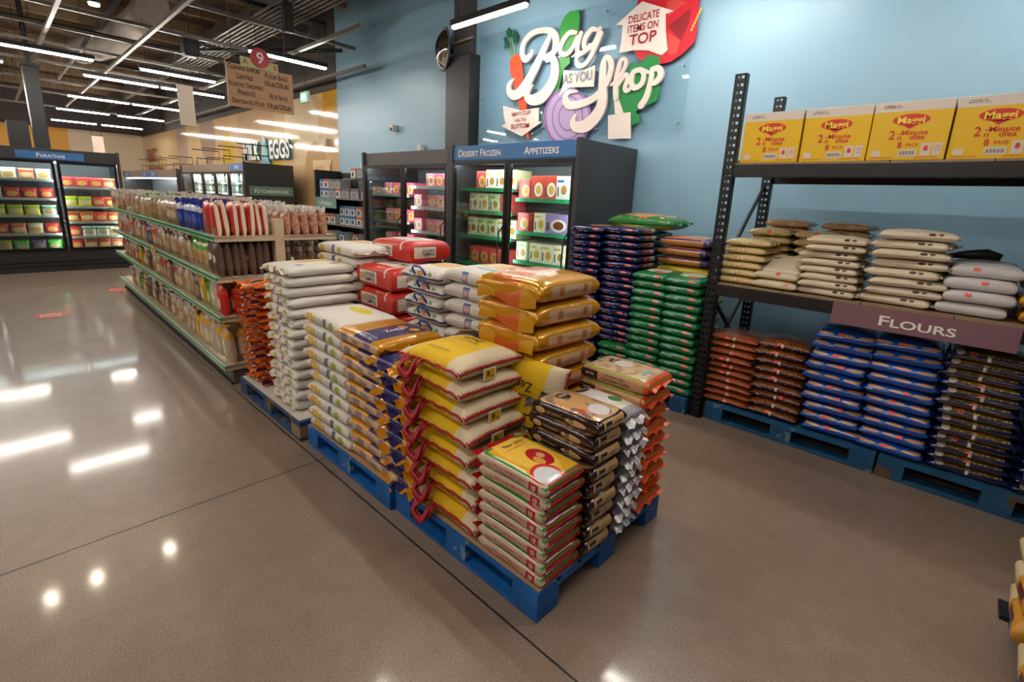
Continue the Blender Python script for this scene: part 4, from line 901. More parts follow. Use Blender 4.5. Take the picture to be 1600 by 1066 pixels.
# G: red basmati
def red_bag(i):
    r = sack_root('basmati_bag'); L, W, T = .37, .255, .0577
    m = M('basmati_red', '#b3141c', pats=[('b', None, (-.2, -.105), (.003, .0545), '#cbb59c'), ('b', (-.2, -.168), (-.2, -.05), None, '#c8ac90'),
        ('b', (.163, .2), None, (.04, .0475), '#3f9a35'), ('b', (-.17, .172), (-.118, .118), (.0535, .08), '#3c8e2e'), ('b', (-.15, .163), (-.105, .105), (.0535, .08), '#e3a92e'), ('e', 'xy', -.04, 0, .19, .088, ('z', .0535, .08), '#efc24c'),
        ('e', 'xy', .03, .02, .068, .05, ('z', .0535, .08), '#b5171f'), ('e', 'xy', .025, .03, .02, .018, ('z', .0535, .08), '#dba37a'), ('e', 'xy', .05, -.005, .03, .02, ('z', .0535, .08), '#d89a3a'),
        ('e', 'xy', .135, -.055, .074, .068, ('z', .0535, .08), '#cf3a2a'), ('e', 'xy', .14, -.058, .06, .055, ('z', .0535, .08), '#d9d6dc'), ('b', (.1, .15), (-.2, -.112), (.012, .046), '#b01c20')], rough=.22, bump=.15, bscale=40, coat=.3)
    s = Sack(L, W, T, 11, 3.6, 0, .0022, 9, i).body(m, 20, 18)
    s.text('F', 'DELLA BASMATI RICE', -.0, .006, .014, ik_r, .19).text('F', 'PREMIUM LONG GRAIN', .0, -.01, .006, ik_b, .13).text('F', '10', .125, .003, .016, ik_w, .02).text('F', 'LBS', .125, -.011, .005, ik_w, .018).text('F', 'nj', -.12, .0, .016, ik_r, .03)
    s.text('T', 'Nur Jahan', -.12, .02, .024, ik_b, .115, ang=PI/2).text('T', 'DELLA BASMATI RICE', -.085, .01, .008, ik_r, .12, ang=PI/2)
    s.build('body', r); s.seal('+x', m, r, .012, .003); s.seal('-x', M('red_film', '#a8121a', rough=.2), r, .05, .007)
    return r
stack(protos('red', red_bag), -1.17, 1.415, 0, Z0, .612, 8, 'red and cream basmati bag', 'front corner stack', 'red basmati bags', .005, (-.005, -.005), .02)
# H: dark brown bags
def brown_bag(i):
    r = sack_root('rice_bag'); L, W, T = .36, .225, .0702
    m = M('choc_film', '#2e1614', pats=[('b', (.15, .3), (-.075, .085), (.012, .062), '#cfa873'), ('b', (.15, .3), (-.06, -.015), (.022, .054), '#3a2320'),
        ('e', 'xz', -.13, .032, .026, .015, ('y', -.2, -.06), '#cfa873'), ('e', 'xz', .06, .03, .055, .014, ('y', -.2, -.06), '#cfa873'), ('b', (.025, .05), (-.2, -.06), (.024, .046), '#3a2320'),
        ('b', (-.165, .16), (-.1, .1), (.066, .12), '#c79a62'), ('n', 16, .56, ('z', .066, .1), '#8d6f62'), ('e', 'xy', -.09, .0, .038, .034, ('z', .06, .1), '#33201f'), ('e', 'xy', .1, -.0, .045, .05, ('z', .06, .1), '#d8cfca'), ('e', 'xy', .06, -.07, .025, .012, ('z', .06, .1), '#d2502c')], rough=.14, bump=.5, bscale=22, coat=.4)
    s = Sack(L, W, T, 8, 3, 0, .004, 8, i+3).body(m, 18, 16)
    s.text('R', 'ROYAL', -.0375, .002, .009, ik_w, .036).text('R', 'BASMATI', .03, .004, .008, ik_b, .06).text('F', 'ROYAL', .0375, -.001, .007, ik_w, .022).text('F', 'CHEF BASMATI', -.055, .0, .012, M('print_tan', '#a88a6a'), .085).text('T', 'ROYAL', -.09, 0, .014, ik_w, .05, ang=PI/2)
    s.build('body', r); s.seal('-x', M('choc_seal', '#2a1512', rough=.15, bump=.5), r, .05, .016, 1.0)
    return r
stack(protos('brown', brown_bag), -1.145, 1.66, 0, Z0, .785, 9, 'glossy dark brown rice bag', 'stack behind the red basmati', 'dark brown rice bags', .008, (0, .02), .04)
# I: silver bags
def silver_bag(i):
    r = sack_root('rice_bag'); L, W, T = .35, .19, .0647
    m = M('silver_film', '#98949a', pats=[('b', (-.17, .12), (-.09, .09), (.05, .1), '#d6cdbf'), ('e', 'xy', -.02, 0, .09, .05, ('z', .05, .1), '#e0dadb'), ('e', 'xy', .04, .03, .035, .03, ('z', .05, .1), '#3f8f4a'), ('e', 'xy', -.14, .01, .03, .045, ('z', .05, .1), '#54302c')], rough=.32, metal=.25, bump=.5, bscale=18)
    s = Sack(L, W, T, 6, 2.2, 0, .006, 9, i+5).body(m); s.text('T', 'ROYAL', -.14, .01, .014, ik_w, .05, ang=PI/2); s.build('body', r)
    s.seal('+x', M('silver_foil', '#b9b6b8', rough=.34, metal=.4, bump=.5, bscale=25), r, .035, .009, .95, -.018); s.seal('-x', m, r, .03)
    return r
stack(protos('silver', silver_bag), -1.15, 1.885, 0, Z0, .735, 9, 'silver ended rice bag', 'stack between the brown and orange ones', 'silver rice bags', .01, (.0, .02), .04)
# J: golden sella
def sella_bag(i):
    r = sack_root('rice_bag'); L, W, T = .385, .265, .0752
    m = M('sella_tan', '#c99468', pats=[('b', (.165, .3), None, None, '#dd4f22'), ('b', (.165, .3), None, (.05, .058), '#8aa02e'), ('b', (-.2, -.09), (-.2, -.1), (.014, .06), '#3d2424'), ('b', (-.178, .16), (-.12, .12), (.063, .1), '#cfae86'), ('b', None, (.112, .2), None, '#d8552a'),
        ('n', 22, .55, ('z', .064, .1), '#a9855f'), ('b', (-.175, .15), (-.125, -.11), (.062, .1), '#a3ae4a'), ('e', 'xy', -.09, .03, .03, .035, ('z', .062, .1), '#2f2a30'), ('e', 'xy', -.03, .02, .05, .05, ('z', .062, .1), '#ddd3c9'), ('b', (.11, .13), (-.07, .03), (.062, .1), '#6fa8a0')], rough=.25, bump=.2, bscale=30, coat=.2)
    s = Sack(L, W, T, 10, 3.6, 0, .003, 8, i+9).body(m, 20, 18)
    s.text('F', 'ROYAL', -.135, .003, .012, ik_w, .05).text('F', 'BASMATI RICE', .01, .014, .008, ik_b, .11).text('F', 'Golden Sella', .015, -.006, .017, ik_b, .16).text('T', 'ROYAL', -.09, .03, .012, ik_w, .045, ang=PI/2)
    s.build('body', r); s.seal('+x', M('sella_orange', '#e05a26', rough=.3, bump=.3), r, .03, .008, .95); s.seal('-x', M('sella_orange'), r, .03)
    return r
stack(protos('sella', sella_bag), -1.17, 2.12, 0, Z0, .83, 9, 'tan rice bag with orange ends', 'stack nearest the rack aisle', 'tan and orange rice bags', .008, (-.02, .03), .04)
# K: big gold bags
gold_f = M('gold_foil', '#c07f10', rough=.24, metal=.35, bump=.55, bscale=16, coat=.3)
def big_gold(i):
    r = sack_root('rice_bag'); L, W, T = .52, .46, .1233
    m = M('gold_sack', '#d09414', pats=[('b', (-.17, .18), (-.3, -.19), (.03, .092), '#d6b490'), ('b', (-.1, -.06), (-.3, -.19), (.04, .085), '#c07a4e'), ('b', (.1, .14), (-.3, -.19), (.04, .085), '#c07a4e'), ('b', None, (-.08, .12), (.09, .2), '#d07024')], rough=.22, metal=.25, bump=.5, bscale=15, coat=.3)
    s = Sack(L, W, T, 7, 3.2, .02, .007, 5, i+2, .018).body(m, 18, 16)
    s.text('F', 'Zeeba', .02, .0, .02, M('print_rust', '#b5745a'), .06)
    s.build('body', r); mb = MB(); V = []; F = []
    for a in range(4):
        for b in range(9):
            t = 2*b/8-1; V.append((-.246-.008*min(a, 2)-.005*math.sin(b*.9+i), t*.205, T*.66-.03*a*(1+.18*math.sin(b*.8+i*2))+.003*math.sin(b*1.3+i)))
    for a in range(3):
        for b in range(8): q = a*9+b; F.append((q, q+1, q+10, q+9))
    mb.faces(V, F, M('gold_flap', '#cf9414', pats=[('b', None, (-.1, .08), None, '#cf6222')], rough=.3, metal=.15, bump=.4, bscale=18), True)
    mb.build('folded_flap', r); s.seal('+x', gold_f, r, .03, .008)
    return r
stack(protos('biggold', big_gold), -1.68, 2.04, PI/2, Z0, 1.27, 9, 'plump gold rice bag with pale label', 'tall stack behind the yellow sacks', 'plump gold rice bags', .014, (0, -.02), .05)
# D: gold bags
def zeeba_bag(i):
    r = sack_root('rice_bag'); L, W, T = .5, .42, .0736
    m = M('zeeba_gold', '#cb8b1a', pats=[('b', (-.19, .18), (-.3, -.19), (.018, .058), '#cdb08c'), ('e', 'xz', -.22, .038, .03, .025, ('y', -.3, -.18), '#cdb08c'), ('e', 'xz', .21, .038, .03, .025, ('y', -.3, -.18), '#cdb08c'), ('b', (-.15, -.08), (-.3, -.19), (.018, .058), '#8f7a86'), ('b', (.1, .17), (-.3, -.19), (.018, .058), '#8f7a86'), ('b', (-.02, .17), None, (.06, .1), '#3f3566'), ('e', 'xy', .04, .08, .03, .03, ('z', .06, .1), '#d9a03a'), ('e', 'xy', .12, .11, .03, .03, ('z', .06, .1), '#d9a03a')], rough=.24, metal=.15, bump=.3, bscale=18, coat=.3)
    s = Sack(L, W, T, 9, 3.6, .01, .004, 6, i+4).body(m, 20, 18)
    s.text('F', 'Zeeba', .01, .002, .028, M('print_grape', '#7a5a70'), .075).text('T', 'Zeeba', .075, .0, .04, M('print_lilac', '#cfc6dc'), .12, ang=PI/2).text('T', 'BASMATI RICE', .075, -.15, .012, M('print_lilac'), .15, ang=0)
    s.build('body', r); s.seal('+x', gold_f, r, .035, .012); s.seal('-x', gold_f, r, .02, .006)
    return r
stack(protos('zeeba', zeeba_bag), -2.21, 1.49, 0, Z0, .89, 10, 'gold bag with cream side panel', 'stack left of the purple ends', 'gold bags with cream panels', .01, (-.16, .0), .03)
# E: purple ends
def purple_end(i):
    r = sack_root('rice_bag'); L, W, T = .5, .3, .0757
    m = M('zeeba_purple', '#cb8b1a', pats=[('b', None, (-.07, .07), (.03, .1), '#3f3566'), ('b', (-.3, -.2), (-.055, .055), None, '#35306a'), ('e', 'xy', -.02, .0, .06, .07, ('z', .05, .1), '#bdb6c6'), ('e', 'xy', .1, .05, .03, .03, ('z', .05, .1), '#d9a03a')], rough=.24, metal=.15, bump=.5, bscale=18, coat=.3)
    s = Sack(L, W, T, 8, 3.2, .01, .005, 7, i+6).body(m, 18, 16)
    s.text('T', 'Zeeba', .0, .0, .03, M('print_lilac'), .1, ang=PI); s.build('body', r)
    s.seal('-x', M('end_purple_gold', '#d08a14', pats=[('b', None, (-.05, .055), None, '#352f63')], rough=.25, metal=.15, bump=.7, bscale=22), r, .042, .010, .96, -.008); s.seal('+x', gold_f, r, .03)
    if i == 1: 
        mb = MB(); mb.box(-.312, -.309, -.02, .0, .02, .036, M('price_dot_f0583a', '#f0583a')); mb.build('price_sticker', r)
    return r
stack(protos('purple', purple_end), -1.93, 1.53, PI/2, Z0, .835, 9, 'gold bag with purple end', 'stack behind the yellow sacks', 'gold bags with purple ends', .012, (-.13, 0), .05)
# F: yellow and cream sacks with red handles
red_rib = M('red_ribbon', '#a8121e', rough=.6)
def yellow_sack(i):
    r = sack_root('rice_sack'); L, W, T = .45, .43, .0968
    m = M('yellow_cloth', '#d9c6a4', pats=[('b', (-.165, .125), None, None, '#e0b400'), ('b', (-.06, .08), (-.3, -.2), (.035, .05), '#a5780c')], rough=.75, bump=.35, bscale=90)
    s = Sack(L, W, T, 4.4, 3, .05, .006, 5, i+1, .022).body(m, 16, 16)
    s.text('T', 'Zeeba', -.01, .09, .05, M('print_olive', '#4a3c0c'), .15, ang=PI).text('T', 'BASMATI RICE', -.01, .04, .016, M('print_olive'), .17, ang=PI).text('T', 'aged naturally', -.02, -.13, .014, M('print_amber', '#8a6510'), .16)
    s.build('body', r); mb = MB(); mb2 = MB()
    e = [s.pt(.997, -.97+1.94*k/40, 1) for k in range(41)]
    mb.tube([p+Vector((.004, 0, .004*math.sin(k*2.6))) for k, p in enumerate(e)], .006, red_rib, 6)
    for k in range(0, 40, 2): mb.tube([e[k]+Vector((-.012, 0, .009)), e[k]+Vector((.012, .004, -.003))], .0035, M('red_thread', '#8e1420', rough=.7), 5)
    f = [s.pt(-.97+1.94*k/30, -.997, 1) for k in range(31)]
    mb.tube([p+Vector((0, -.004, .003*math.sin(k))) for k, p in enumerate(f)], .006, red_rib, 6)
    mb.build('seam_stitching', r)
    d = .03*math.sin(i*2.2)
    for side in (0, 1):
        k = .018*side; e_ = d*.5
        mb2.band([(-.14+k, -.203, .06), (-.15+e_+k, -.236, .05), (-.145+e_, -.252-k, .012), (-.105+e_+k, -.258-k, -.014), (-.062+e_, -.254-k, .004), (-.052+e_*.5-k, -.236, .048), (-.06-k, -.203, .06)], (.25-.5*side, -1, .3), .028, red_rib, .004)
    mb2.build('handle', r)
    if i != 1:
        t_ = MB(); t_.box(.222, .226, -.06, .02, -.01, .05, M('tag_white', '#e9e2d4', rough=.5)).box(.2261, .2266, -.052, .012, -.004, .044, M('tag_yellow', '#d8b010', pats=[('b', None, (-.04, -.02), (.01, .035), '#6a5508'), ('b', None, (-.012, .005), (.005, .012), '#6a5508')], rough=.5)); t_.build('tag', r)
    return r
stack(protos('yellow', yellow_sack), -1.60, 1.50, 0, Z0, .93, 8, 'yellow and cream cloth sack with red handle', 'stack beside the basmati corner', 'yellow cloth sacks', .012, (-.15, .02), .06)
o = protos('yellow', yellow_sack)[1].place((-1.52, 1.795, .665), (1.5, .06, .16), 'yellow and cream cloth sack standing on edge behind its stack', 'yellow cloth sacks')
# purple carrier lying flat between the yellow and white stacks
r = sack_root('carrier_bag'); r['label'] = 'flat dark purple carrier bag with yellow cord lying behind the yellow sacks'; r['category'] = 'bag'
s = Sack(.36, .34, .05, 6, 2.2, 0, .004, 7, 3).body(M('purple_dark', '#3a2630', pats=[('b', (-.2, -.14), None, None, '#2f2858'), ('e', 'xy', .06, .04, .05, .025, ('z', .03, .1), '#8a7a7a')], rough=.35)); s.build('body', r)
MB().tube([(-.16, -.08, .05), (-.1, -.1, .058), (-.05, -.04, .055), (-.08, .02, .057), (-.02, .05, .054), (-.05, -.02, .06)], .005, M('yellow_cord', '#d9a21a', rough=.5), 6).build('cord', r)
r.location = (-1.98, 1.94, .845); r.rotation_euler = (0, .0, .5)
# A: orange bags
def orange_bag(i):
    r = sack_root('flour_bag'); L, W, T = .4, .33, .0516
    m = M('orange_film', '#ea6c1a', pats=[('e', 'xy', -.14, .0, .06, .07, ('z', .03, .1), '#e8d9c6'), ('e', 'xy', -.14, .0, .05, .05, ('z', .03, .1), '#7a3a2a'), ], rough=.25, bump=.5, bscale=22, coat=.2)
    s = Sack(L, W, T, 5, 2.1, .03, .005, 7, i+8).body(m); s.build('body', r)
    s.seal('-x', M('orange_seal', '#ee701c', pats=[('e', 'xy', -.235, .02, .04, .055, None, '#e9dccb'), ('e', 'xy', -.235, .02, .026, .038, None, '#8a4a30'), ('b', None, (-.16, -.1), None, '#3a2242')], rough=.3, bump=.5, bscale=25), r, .085, .010, .98, .004)
    s.seal('+x', M('orange_film'), r, .03)
    return r
stack(protos('orange', orange_bag), -3.97, 1.52, PI/2, Z0, .93, 15, 'orange flour bag with round badge', 'stack against the snack gondola', 'orange flour bags', .015, (-.1, 0), .12)
# B, O: white sacks
def white_sack(L, W, T, key, pats, seal_c, seeds, txt=None, plain_end=True):
    def f(i):
        r = sack_root('flour_sack')
        m = M('ws_'+key, '#d9d2c8', pats=pats, rough=.5, bump=.35, bscale=14)
        s = Sack(L, W, T, 9, 3.6, .01, .006, 6, i+seeds).body(m, 20, 18)
        for q in txt or (): s.text(*q)
        s.build('body', r); s.seal('-x', M('ws_seal_'+key, seal_c, rough=.55, bump=.3), r, .03, .01, .9); s.seal('+x', M('ws_plain', '#d6cfc6', rough=.55, bump=.3), r, .035, .012, .9)
        return r
    return f
Bp = white_sack(.5, .44, .069, 'b', [('e', 'yz', .13, .035, .03, .022, ('x', -.4, -.2), '#b9a83a'), ('e', 'yz', -.1, .035, .035, .022, ('x', -.4, -.2), '#a9a53e'), ('b', (-.4, -.2), (.0, .03), (.012, .06), '#a8695a'), ('e', 'xy', .05, .05, .14, .06, ('z', .055, .1), '#d9a85a'), ('e', 'xy', -.12, -.1, .03, .03, ('z', .055, .1), '#7a86a8'), ('e', 'xy', .14, -.12, .04, .03, ('z', .055, .1), '#b9a83a')], '#d9d2c8', 2)
stack(protos('wb', Bp), -3.40, 1.54, PI/2, Z0, 1.125, 14, 'white flour sack with folded plain side', 'tall front stack beside the orange bags', 'white flour sacks', .014, (-.16, .03), .05)
Cp = white_sack(.5, .4, .075, 'c', [('b', (-.2, -.12), (-.3, -.17), (.012, .066), '#d9a42a'), ('e', 'xz', -.16, .03, .02, .02, ('y', -.3, -.17), '#e8d27a'), ('b', (-.11, -.07), (-.3, -.17), (.02, .06), '#c9b04a'), ('b', (.03, .07), (-.3, -.17), (.008, .066), '#5a6a62'), ('e', 'xz', .14, .038, .035, .024, ('y', -.3, -.17), '#9fae3a'), ('b', (-.06, .02), (-.3, -.17), (.045, .05), '#a8a49c'), ('b', (-.06, .02), (-.3, -.17), (.03, .034), '#a8a49c'), ('e', 'xy', .02, .06, .12, .05, ('z', .06, .1), '#d9c23a')], '#cfc8be', 3)
stack(protos('wc', Cp), -2.70, 1.46, 0, Z0, .905, 10, 'white sack with yellow corner print', 'stack left of the gold bags', 'white printed sacks', .012, (-.1, .02), .04)
Op = white_sack(.62, .42, .0838, 'o', [('e', 'xz', -.24, .04, .04, .026, ('y', -.3, -.17), '#c9b43a'), ('b', (-.07, -.02), (-.3, -.17), (.01, .075), '#5a5a8a'), ('e', 'xz', .06, .04, .03, .026, ('y', -.3, -.17), '#b9a04a'), ('e', 'xy', -.08, .02, .16, .08, ('z', .065, .12), '#d9a85a')], '#d2cbc2', 5)
stack(protos('wo', Op), -3.60, 2.02, 0, Z0, 1.25, 13, 'broad white sack with blue stripe', 'back stack behind the white front one', 'broad white sacks', .02, (-.03, 0), .05)
# N: red boxes of flour
def red_flour(i):
    r = sack_root('flour_bag'); L, W, T = .5, .4, .1635
    m = M('red_flour', '#cc2f22', pats=[('b', (-.2, .03), (-.3, -.17), (.04, .125), '#e6d8c8'), ('b', (.2, .3), (-.16, .05), (.04, .125), '#e6d8c8'), ('e', 'xz', -.17, .08, .02, .025, ('y', -.3, -.17), '#c9a23a'), ('b', (-.16, .16), (-.1, .1), (.14, .2), '#e3d6c8'), ('b', (.13, .15), None, (.1, .2), '#e3d6c8')], rough=.35, bump=.3, bscale=12, coat=.2)
    s = Sack(L, W, T, 9, 4.2, .0, .006, 5, i+1).body(m, 20, 18)
    s.text('F', 'GOLDEN', -.065, .018, .028, ik_k, .15).text('F', 'TEMPLE', -.065, -.018, .028, ik_k, .15).text('R', 'GOLDEN', -.03, .015, .022, ik_k, .12).text('R', 'TEMPLE', -.03, -.012, .022, ik_k, .12).text('R', 'ATTA', -.05, -.033, .01, ik_r, .04).text('T', 'GOLDEN TEMPLE', 0, .0, .04, ik_k, .28)
    s.build('body', r); return r
stack(protos('rf', red_flour), -3.00, 2.05, 0, Z0, 1.14, 6, 'red flour bag with cream label', 'stack between the white sacks', 'red flour bags', .015, (-.1, -.02), .06)
protos('rf', red_flour)[1].place((-3.28, 2.28, 1.142), (0, 0, .05), 'red flour bag with cream label lying highest at the back of its stack', 'red flour bags')
# L: white bags with blue handles
def handle_bag(i):
    r = sack_root('flour_bag'); L, W, T = .38, .4, .0867
    m = M('handle_white', '#d8d0c6', pats=[('b', None, (-.3, -.16), (.028, .04), '#4a4a8a'), ('e', 'xz', 0, .058, .035, .018, ('y', -.3, -.12), '#c98a4a'), ('e', 'xz', -.1, .06, .02, .012, ('y', -.3, -.12), '#7a9a5a'), ('e', 'xz', .1, .06, .02, .012, ('y', -.3, -.12), '#7a9a5a'), ('b', (.15, .3), (-.1, .0), (.02, .06), '#5a7a50'), ('b', (.15, .3), (.06, .2), None, '#c4822a'), ('e', 'xy', 0, .03, .13, .1, ('z', .06, .1), '#d2a45a')], rough=.45, bump=.4, bscale=16)
    s = Sack(L, W, T, 7, 3.2, .02, .007, 6, i+7).body(m); s.build('body', r)
    MB().tube([(-.055, -.195, .05), (-.055, -.215, .085), (-.03, -.222, .105), (.03, -.222, .105), (.055, -.215, .085), (.055, -.195, .05)], .007, M('handle_blue', '#2a50a0', rough=.35), 8).build('handle', r)
    s.seal('-y', M('handle_seal', '#e2dccf', pats=[('b', None, (-.3, -.205), None, '#4a4a8a')], rough=.5), r, .03, .004, .95)
    return r
stack(protos('hb', handle_bag), -2.44, 2.04, 0, Z0, 1.2, 12, 'white flour bag with blue handle', 'stack between red flour and striped sacks', 'white bags with blue handles', .015, (-.06, -.02), .06)
# M: white bags with blue-red panel
def panel_bag(i):
    r = sack_root('flour_sack'); L, W, T = .42, .46, .09
    m = M('panel_white', '#d9d2c8', pats=[('b', (-.05, .01), (-.4, -.19), (.016, .08), '#3a62a0'), ('b', (-.045, .005), (-.4, -.19), (.025, .068), '#b88a92'), ('b', (-.18, -.06), (-.4, -.19), (.05, .055), '#b9b2a8'), ('b', (-.18, -.06), (-.4, -.19), (.036, .041), '#b9b2a8'), ('b', (.03, .16), (-.4, -.19), (.05, .055), '#b9b2a8'), ('b', (.17, .3), (-.4, -.1), None, '#d08a3a'), ('e', 'xy', .0, .05, .16, .1, ('z', .07, .1), '#d9b06a'), ('e', 'xy', .04, -.1, .1, .03, ('z', .07, .1), '#8ab0c0')], rough=.5, bump=.35, bscale=15)
    s = Sack(L, W, T, 8, 3.4, .02, .008, 6, i+4).body(m); s.text('F', 'ATTA', -.02, .0, .016, ik_w, .04); s.build('body', r)
    s.seal('-x', M('panel_seal', '#cfc6b8', rough=.5, bump=.4), r, .03, .014, .85); s.seal('+x', M('panel_seal_o', '#d08a3a', rough=.45, bump=.4), r, .03, .012, .85)
    return r
stack(protos('pb', panel_bag), -2.04, 2.06, 0, Z0, 1.24, 12, 'white sack with small blue panel', 'stack beside the plump gold bags', 'white sacks with blue panels', .014, (-.03, 0), .05)
# packs on the pallet at the right edge
for k in range(6):
    r = sack_root('rice_bag') if k == 0 else None
    if k == 0:
        s = Sack(.45, .34, .11, 8, 2.8, 0, .004, 6, 2).body(M('edge_yellow', '#c98f2c', pats=[('b', (-.3, -.19), (-.1, .0), (.02, .08), '#5a2226'), ('b', (-.3, -.2), (.03, .2), None, '#d8c79a')], rough=.3, bump=.2)); s.build('body', r); EP = Proto(r)
    EP.place((.585+.012*(k % 2), (2.5, 2.12)[k % 2], .138+.111*(k//2)), (0, 0, .03*(k-1)), 'yellow pack on the right edge pallet, %s' % ('lower one by the post foot', 'lower one nearer the camera', 'middle one by the post foot', 'middle one nearer the camera', 'top one by the post foot', 'top one nearer the camera')[k], 'yellow packs at the right edge')
tag(MB().box(.37, .40, 2.72, 2.84, 0, .02, black).box(.4, .47, 2.77, 2.84, 0, .9, M('rack_black', '#17171a', rough=.4), .004).box(.37, .5, 2.76, 2.86, 0, .012, M('rack_black')).build('rack_post'), 'black rack post foot at the right frame edge', 'post')
# ---------------------------------------------------------------- pallet rack on the right
RB = M('rack_black', '#17171a', rough=.4); RBe = M('rack_beam', '#1d1c1e', rough=.42); board = M('rack_deck_wood', '#9a7f62', rough=.7, vary=.15)
rack = thing('pallet_rack', 'tall black pallet rack of flours with punched uprights and a Flours sign', 'rack', (0, 3.714, 0))
def upright(x, y, z1):
    mb = MB(); p = .05; n = int(z1/p); w_ = .078; th = .004; h0 = .018
    for (a, b) in ((0, .014), (.032, .046), (.064, w_)): mb.box(x+a, x+b, y, y+th, 0, z1, RB)
    for k in range(n+1):
        z = k*p
        for (a, b) in ((.014, .032), (.046, .064)): mb.box(x+a, x+b, y, y+th, z, min(z1, z+p-h0), RB)
    mb.box(x, x+th, y, y+.06, 0, z1, RB).box(x+w_-th, x+w_, y, y+.06, 0, z1, RB)
    mb.box(x-.02, x+w_+.02, y-.02, y+.08, 0, .008, RB)
    return mb
for x in (-1.44, 1.34):
    for y in (0, .9): upright(x, y, 2.565).build('upright', rack)
    for z0, z1 in ((.3, 1.0), (1.05, 1.85), (1.0, .4), (1.9, 2.3)): MB().tube([(x+.022, .05, z0), (x+.022, .92, z1)], .016, M('brace_grey', '#3a3a3e', rough=.35, metal=.4), 8).build('brace', rack)
for z in (1.092, 1.957):
    for y in (-.012, .93): MB().box(-1.36, 1.34, y, y+.05, z-.085, z, RBe, .004).build('beam', rack)
    for i in range(6): MB().box(-1.36+i*.45, -1.36+(i+1)*.45-.006, .0, .95, z+.0, z+.012, board).build('deck_board', rack)
    for x in (-1.375, 1.34): MB().box(x, x+.015, -.016, .04, z-.13, z+.06, RB).build('connector', rack)
fl = M('sign_mauve', '#86606a', rough=.5)
MB().box(-.6, .268, -.022, -.013, .955, 1.093, fl, .001).text('Flours', (-.17, -.0235, 1.02), (1, 0, 0), (0, 0, 1), .062, sign_white, True, .016, .36).build('sign_plate', rack)
ZD, ZU = 1.092+.0125, 1.957+.0125
# noodle cartons
mg_r, mg_y, mg_w = M('noodle_red', '#cf2f1c', rough=.4), M('noodle_yellow_ink', '#f2dd3a', rough=.4), M('noodle_card', '#d8c8bc', rough=.6)
def noodle_box():
    t = thing('noodle_carton', 'x', 'box'); w_, d, h = .362, .34, .325
    MB().box(-w_/2, w_/2, 0, d, 0, h, M('noodle_carton', '#e3b708', pats=[('b', None, None, (h-.055, 1), '#d9cbbf')], rough=.45), .003).box(-.003, .003, .0, d, h, h+.0008, M('carton_seam', '#b8a898')).build('body', t)
    mb = MB(); e = lambda cx, cz, rx, rz: [(cx+rx*math.cos(a), cz+rz*math.sin(a)) for a in [j*PI/14 for j in range(28)]]
    fr = lambda pts, m, dy: mb.prism(pts, (0, -.0005, 0), (1, 0, 0), (0, 0, 1), (0, -dy, 0), m)
    fr(e(0, .222, .085, .032), mg_r, .0008); fr([(-.035, .195), (.04, .197), (.0, .172)], mg_r, .0008)
    T = lambda s, x, z, h_, m, wd, dy=.0018: mb.text(s, (x, -dy, z), (1, 0, 0), (0, 0, 1), h_, m, False, .02, wd)
    T('Maggi', 0, .222, .036, mg_y, .125)
    T('2', -.075, .142, .048, mg_r, .028); T('-Minute', .02, .152, .026, mg_r, .135); T('n   dles', .015, .126, .026, mg_r, .125); T('8', -.03, .085, .034, mg_r, .02); T('PACK', .028, .084, .017, mg_r, .06)
    T('PRODUCT OF INDIA', -.11, .014, .006, mg_r, .11); T('FOR EXPORT ONLY', .1, .014, .006, mg_r, .11)
    for (x0, x1, z0, z1) in ((-.03, .055, .02, .06), (.07, .115, .024, .092), (.124, .162, .024, .092), (-.158, -.115, .024, .056)): fr([(x0, z0), (x1, z0), (x1, z1), (x0, z1)], mg_w, .0008)
    for k in range(14): fr([(-.022+k*.005, .03), (-.022+k*.005+(.0015 if k % 3 else .003), .03), (-.022+k*.005+(.0015 if k % 3 else .003), .05), (-.022+k*.005, .05)], ik_k, .0016)
    fr(e(.0925, .07, .008, .008), mg_r, .0016); fr([(.078, .075), (.085, .062), (.1, .062), (.107, .075), (.1, .05), (.085, .05)], mg_r, .0016)
    for q in (.05, .062, .074): fr([(.13, q), (.156, q), (.156, q+.003), (.13, q+.003)], mg_r, .0016)
    T('17290681 3K', -.1, h-.022, .006, ik_k, .07); T('BB 06 B 2021 15:01', -.095, h-.032, .006, ik_k, .085)
    mb.build('printed_front', t); return Proto(t)
NB = noodle_box()
for i, x in enumerate([-1.145, -.775, -.405, -.035, .34]):
    NB.place((x, 3.715+.012*(i % 2), ZU), (0, 0, (.01, -.012, .006, -.01, 0)[i]), 'yellow noodle carton on the top rack shelf, %s from the upright' % ORD[i], 'yellow noodle cartons')
# ---- bag kinds for the rack
def pack(key, name, L, W, T, base, pats, rough=.2, n=6, m=2.7, pinch=.02, arch=.012, amp=.005, bump=.35, bscale=40, dot=None, seal=None, sf=.025, tape=False, coat=.25, vary=0):
    def f(i):
        r = sack_root(name); mt = M('pk2_'+key, base, pats=pats, rough=rough, bump=bump, bscale=bscale, coat=coat, vary=vary)
        s = Sack(L, W, T, n, m, pinch, amp, 7, i*1.7+len(key), arch).body(mt); s.build('body', r)
        if seal: 
            sm = M('pk2s_'+key, seal, rough=.25, bump=.5)
            s.seal('+x', sm, r, sf, .007, .93); s.seal('-x', sm, r, sf, .007, .93)
        if dot and i != 1: sticker_on(s, r, 'F', dot[0]+(.03*i), dot[1], .03, .014)
        if tape:
            mb = MB(); mb.ribbon([s.side_pt('F', .0, z, .002) for z in (-T*.42, -T*.2, 0, T*.2, T*.42)], (1, 0, 0), .016, M('clear_tape', '#d9cbb8', rough=.25), .0006); mb.build('tape', r)
        return r
    return protos('rk_'+key, f)
grain = lambda hi: [('n', 140, .54, None, hi)]
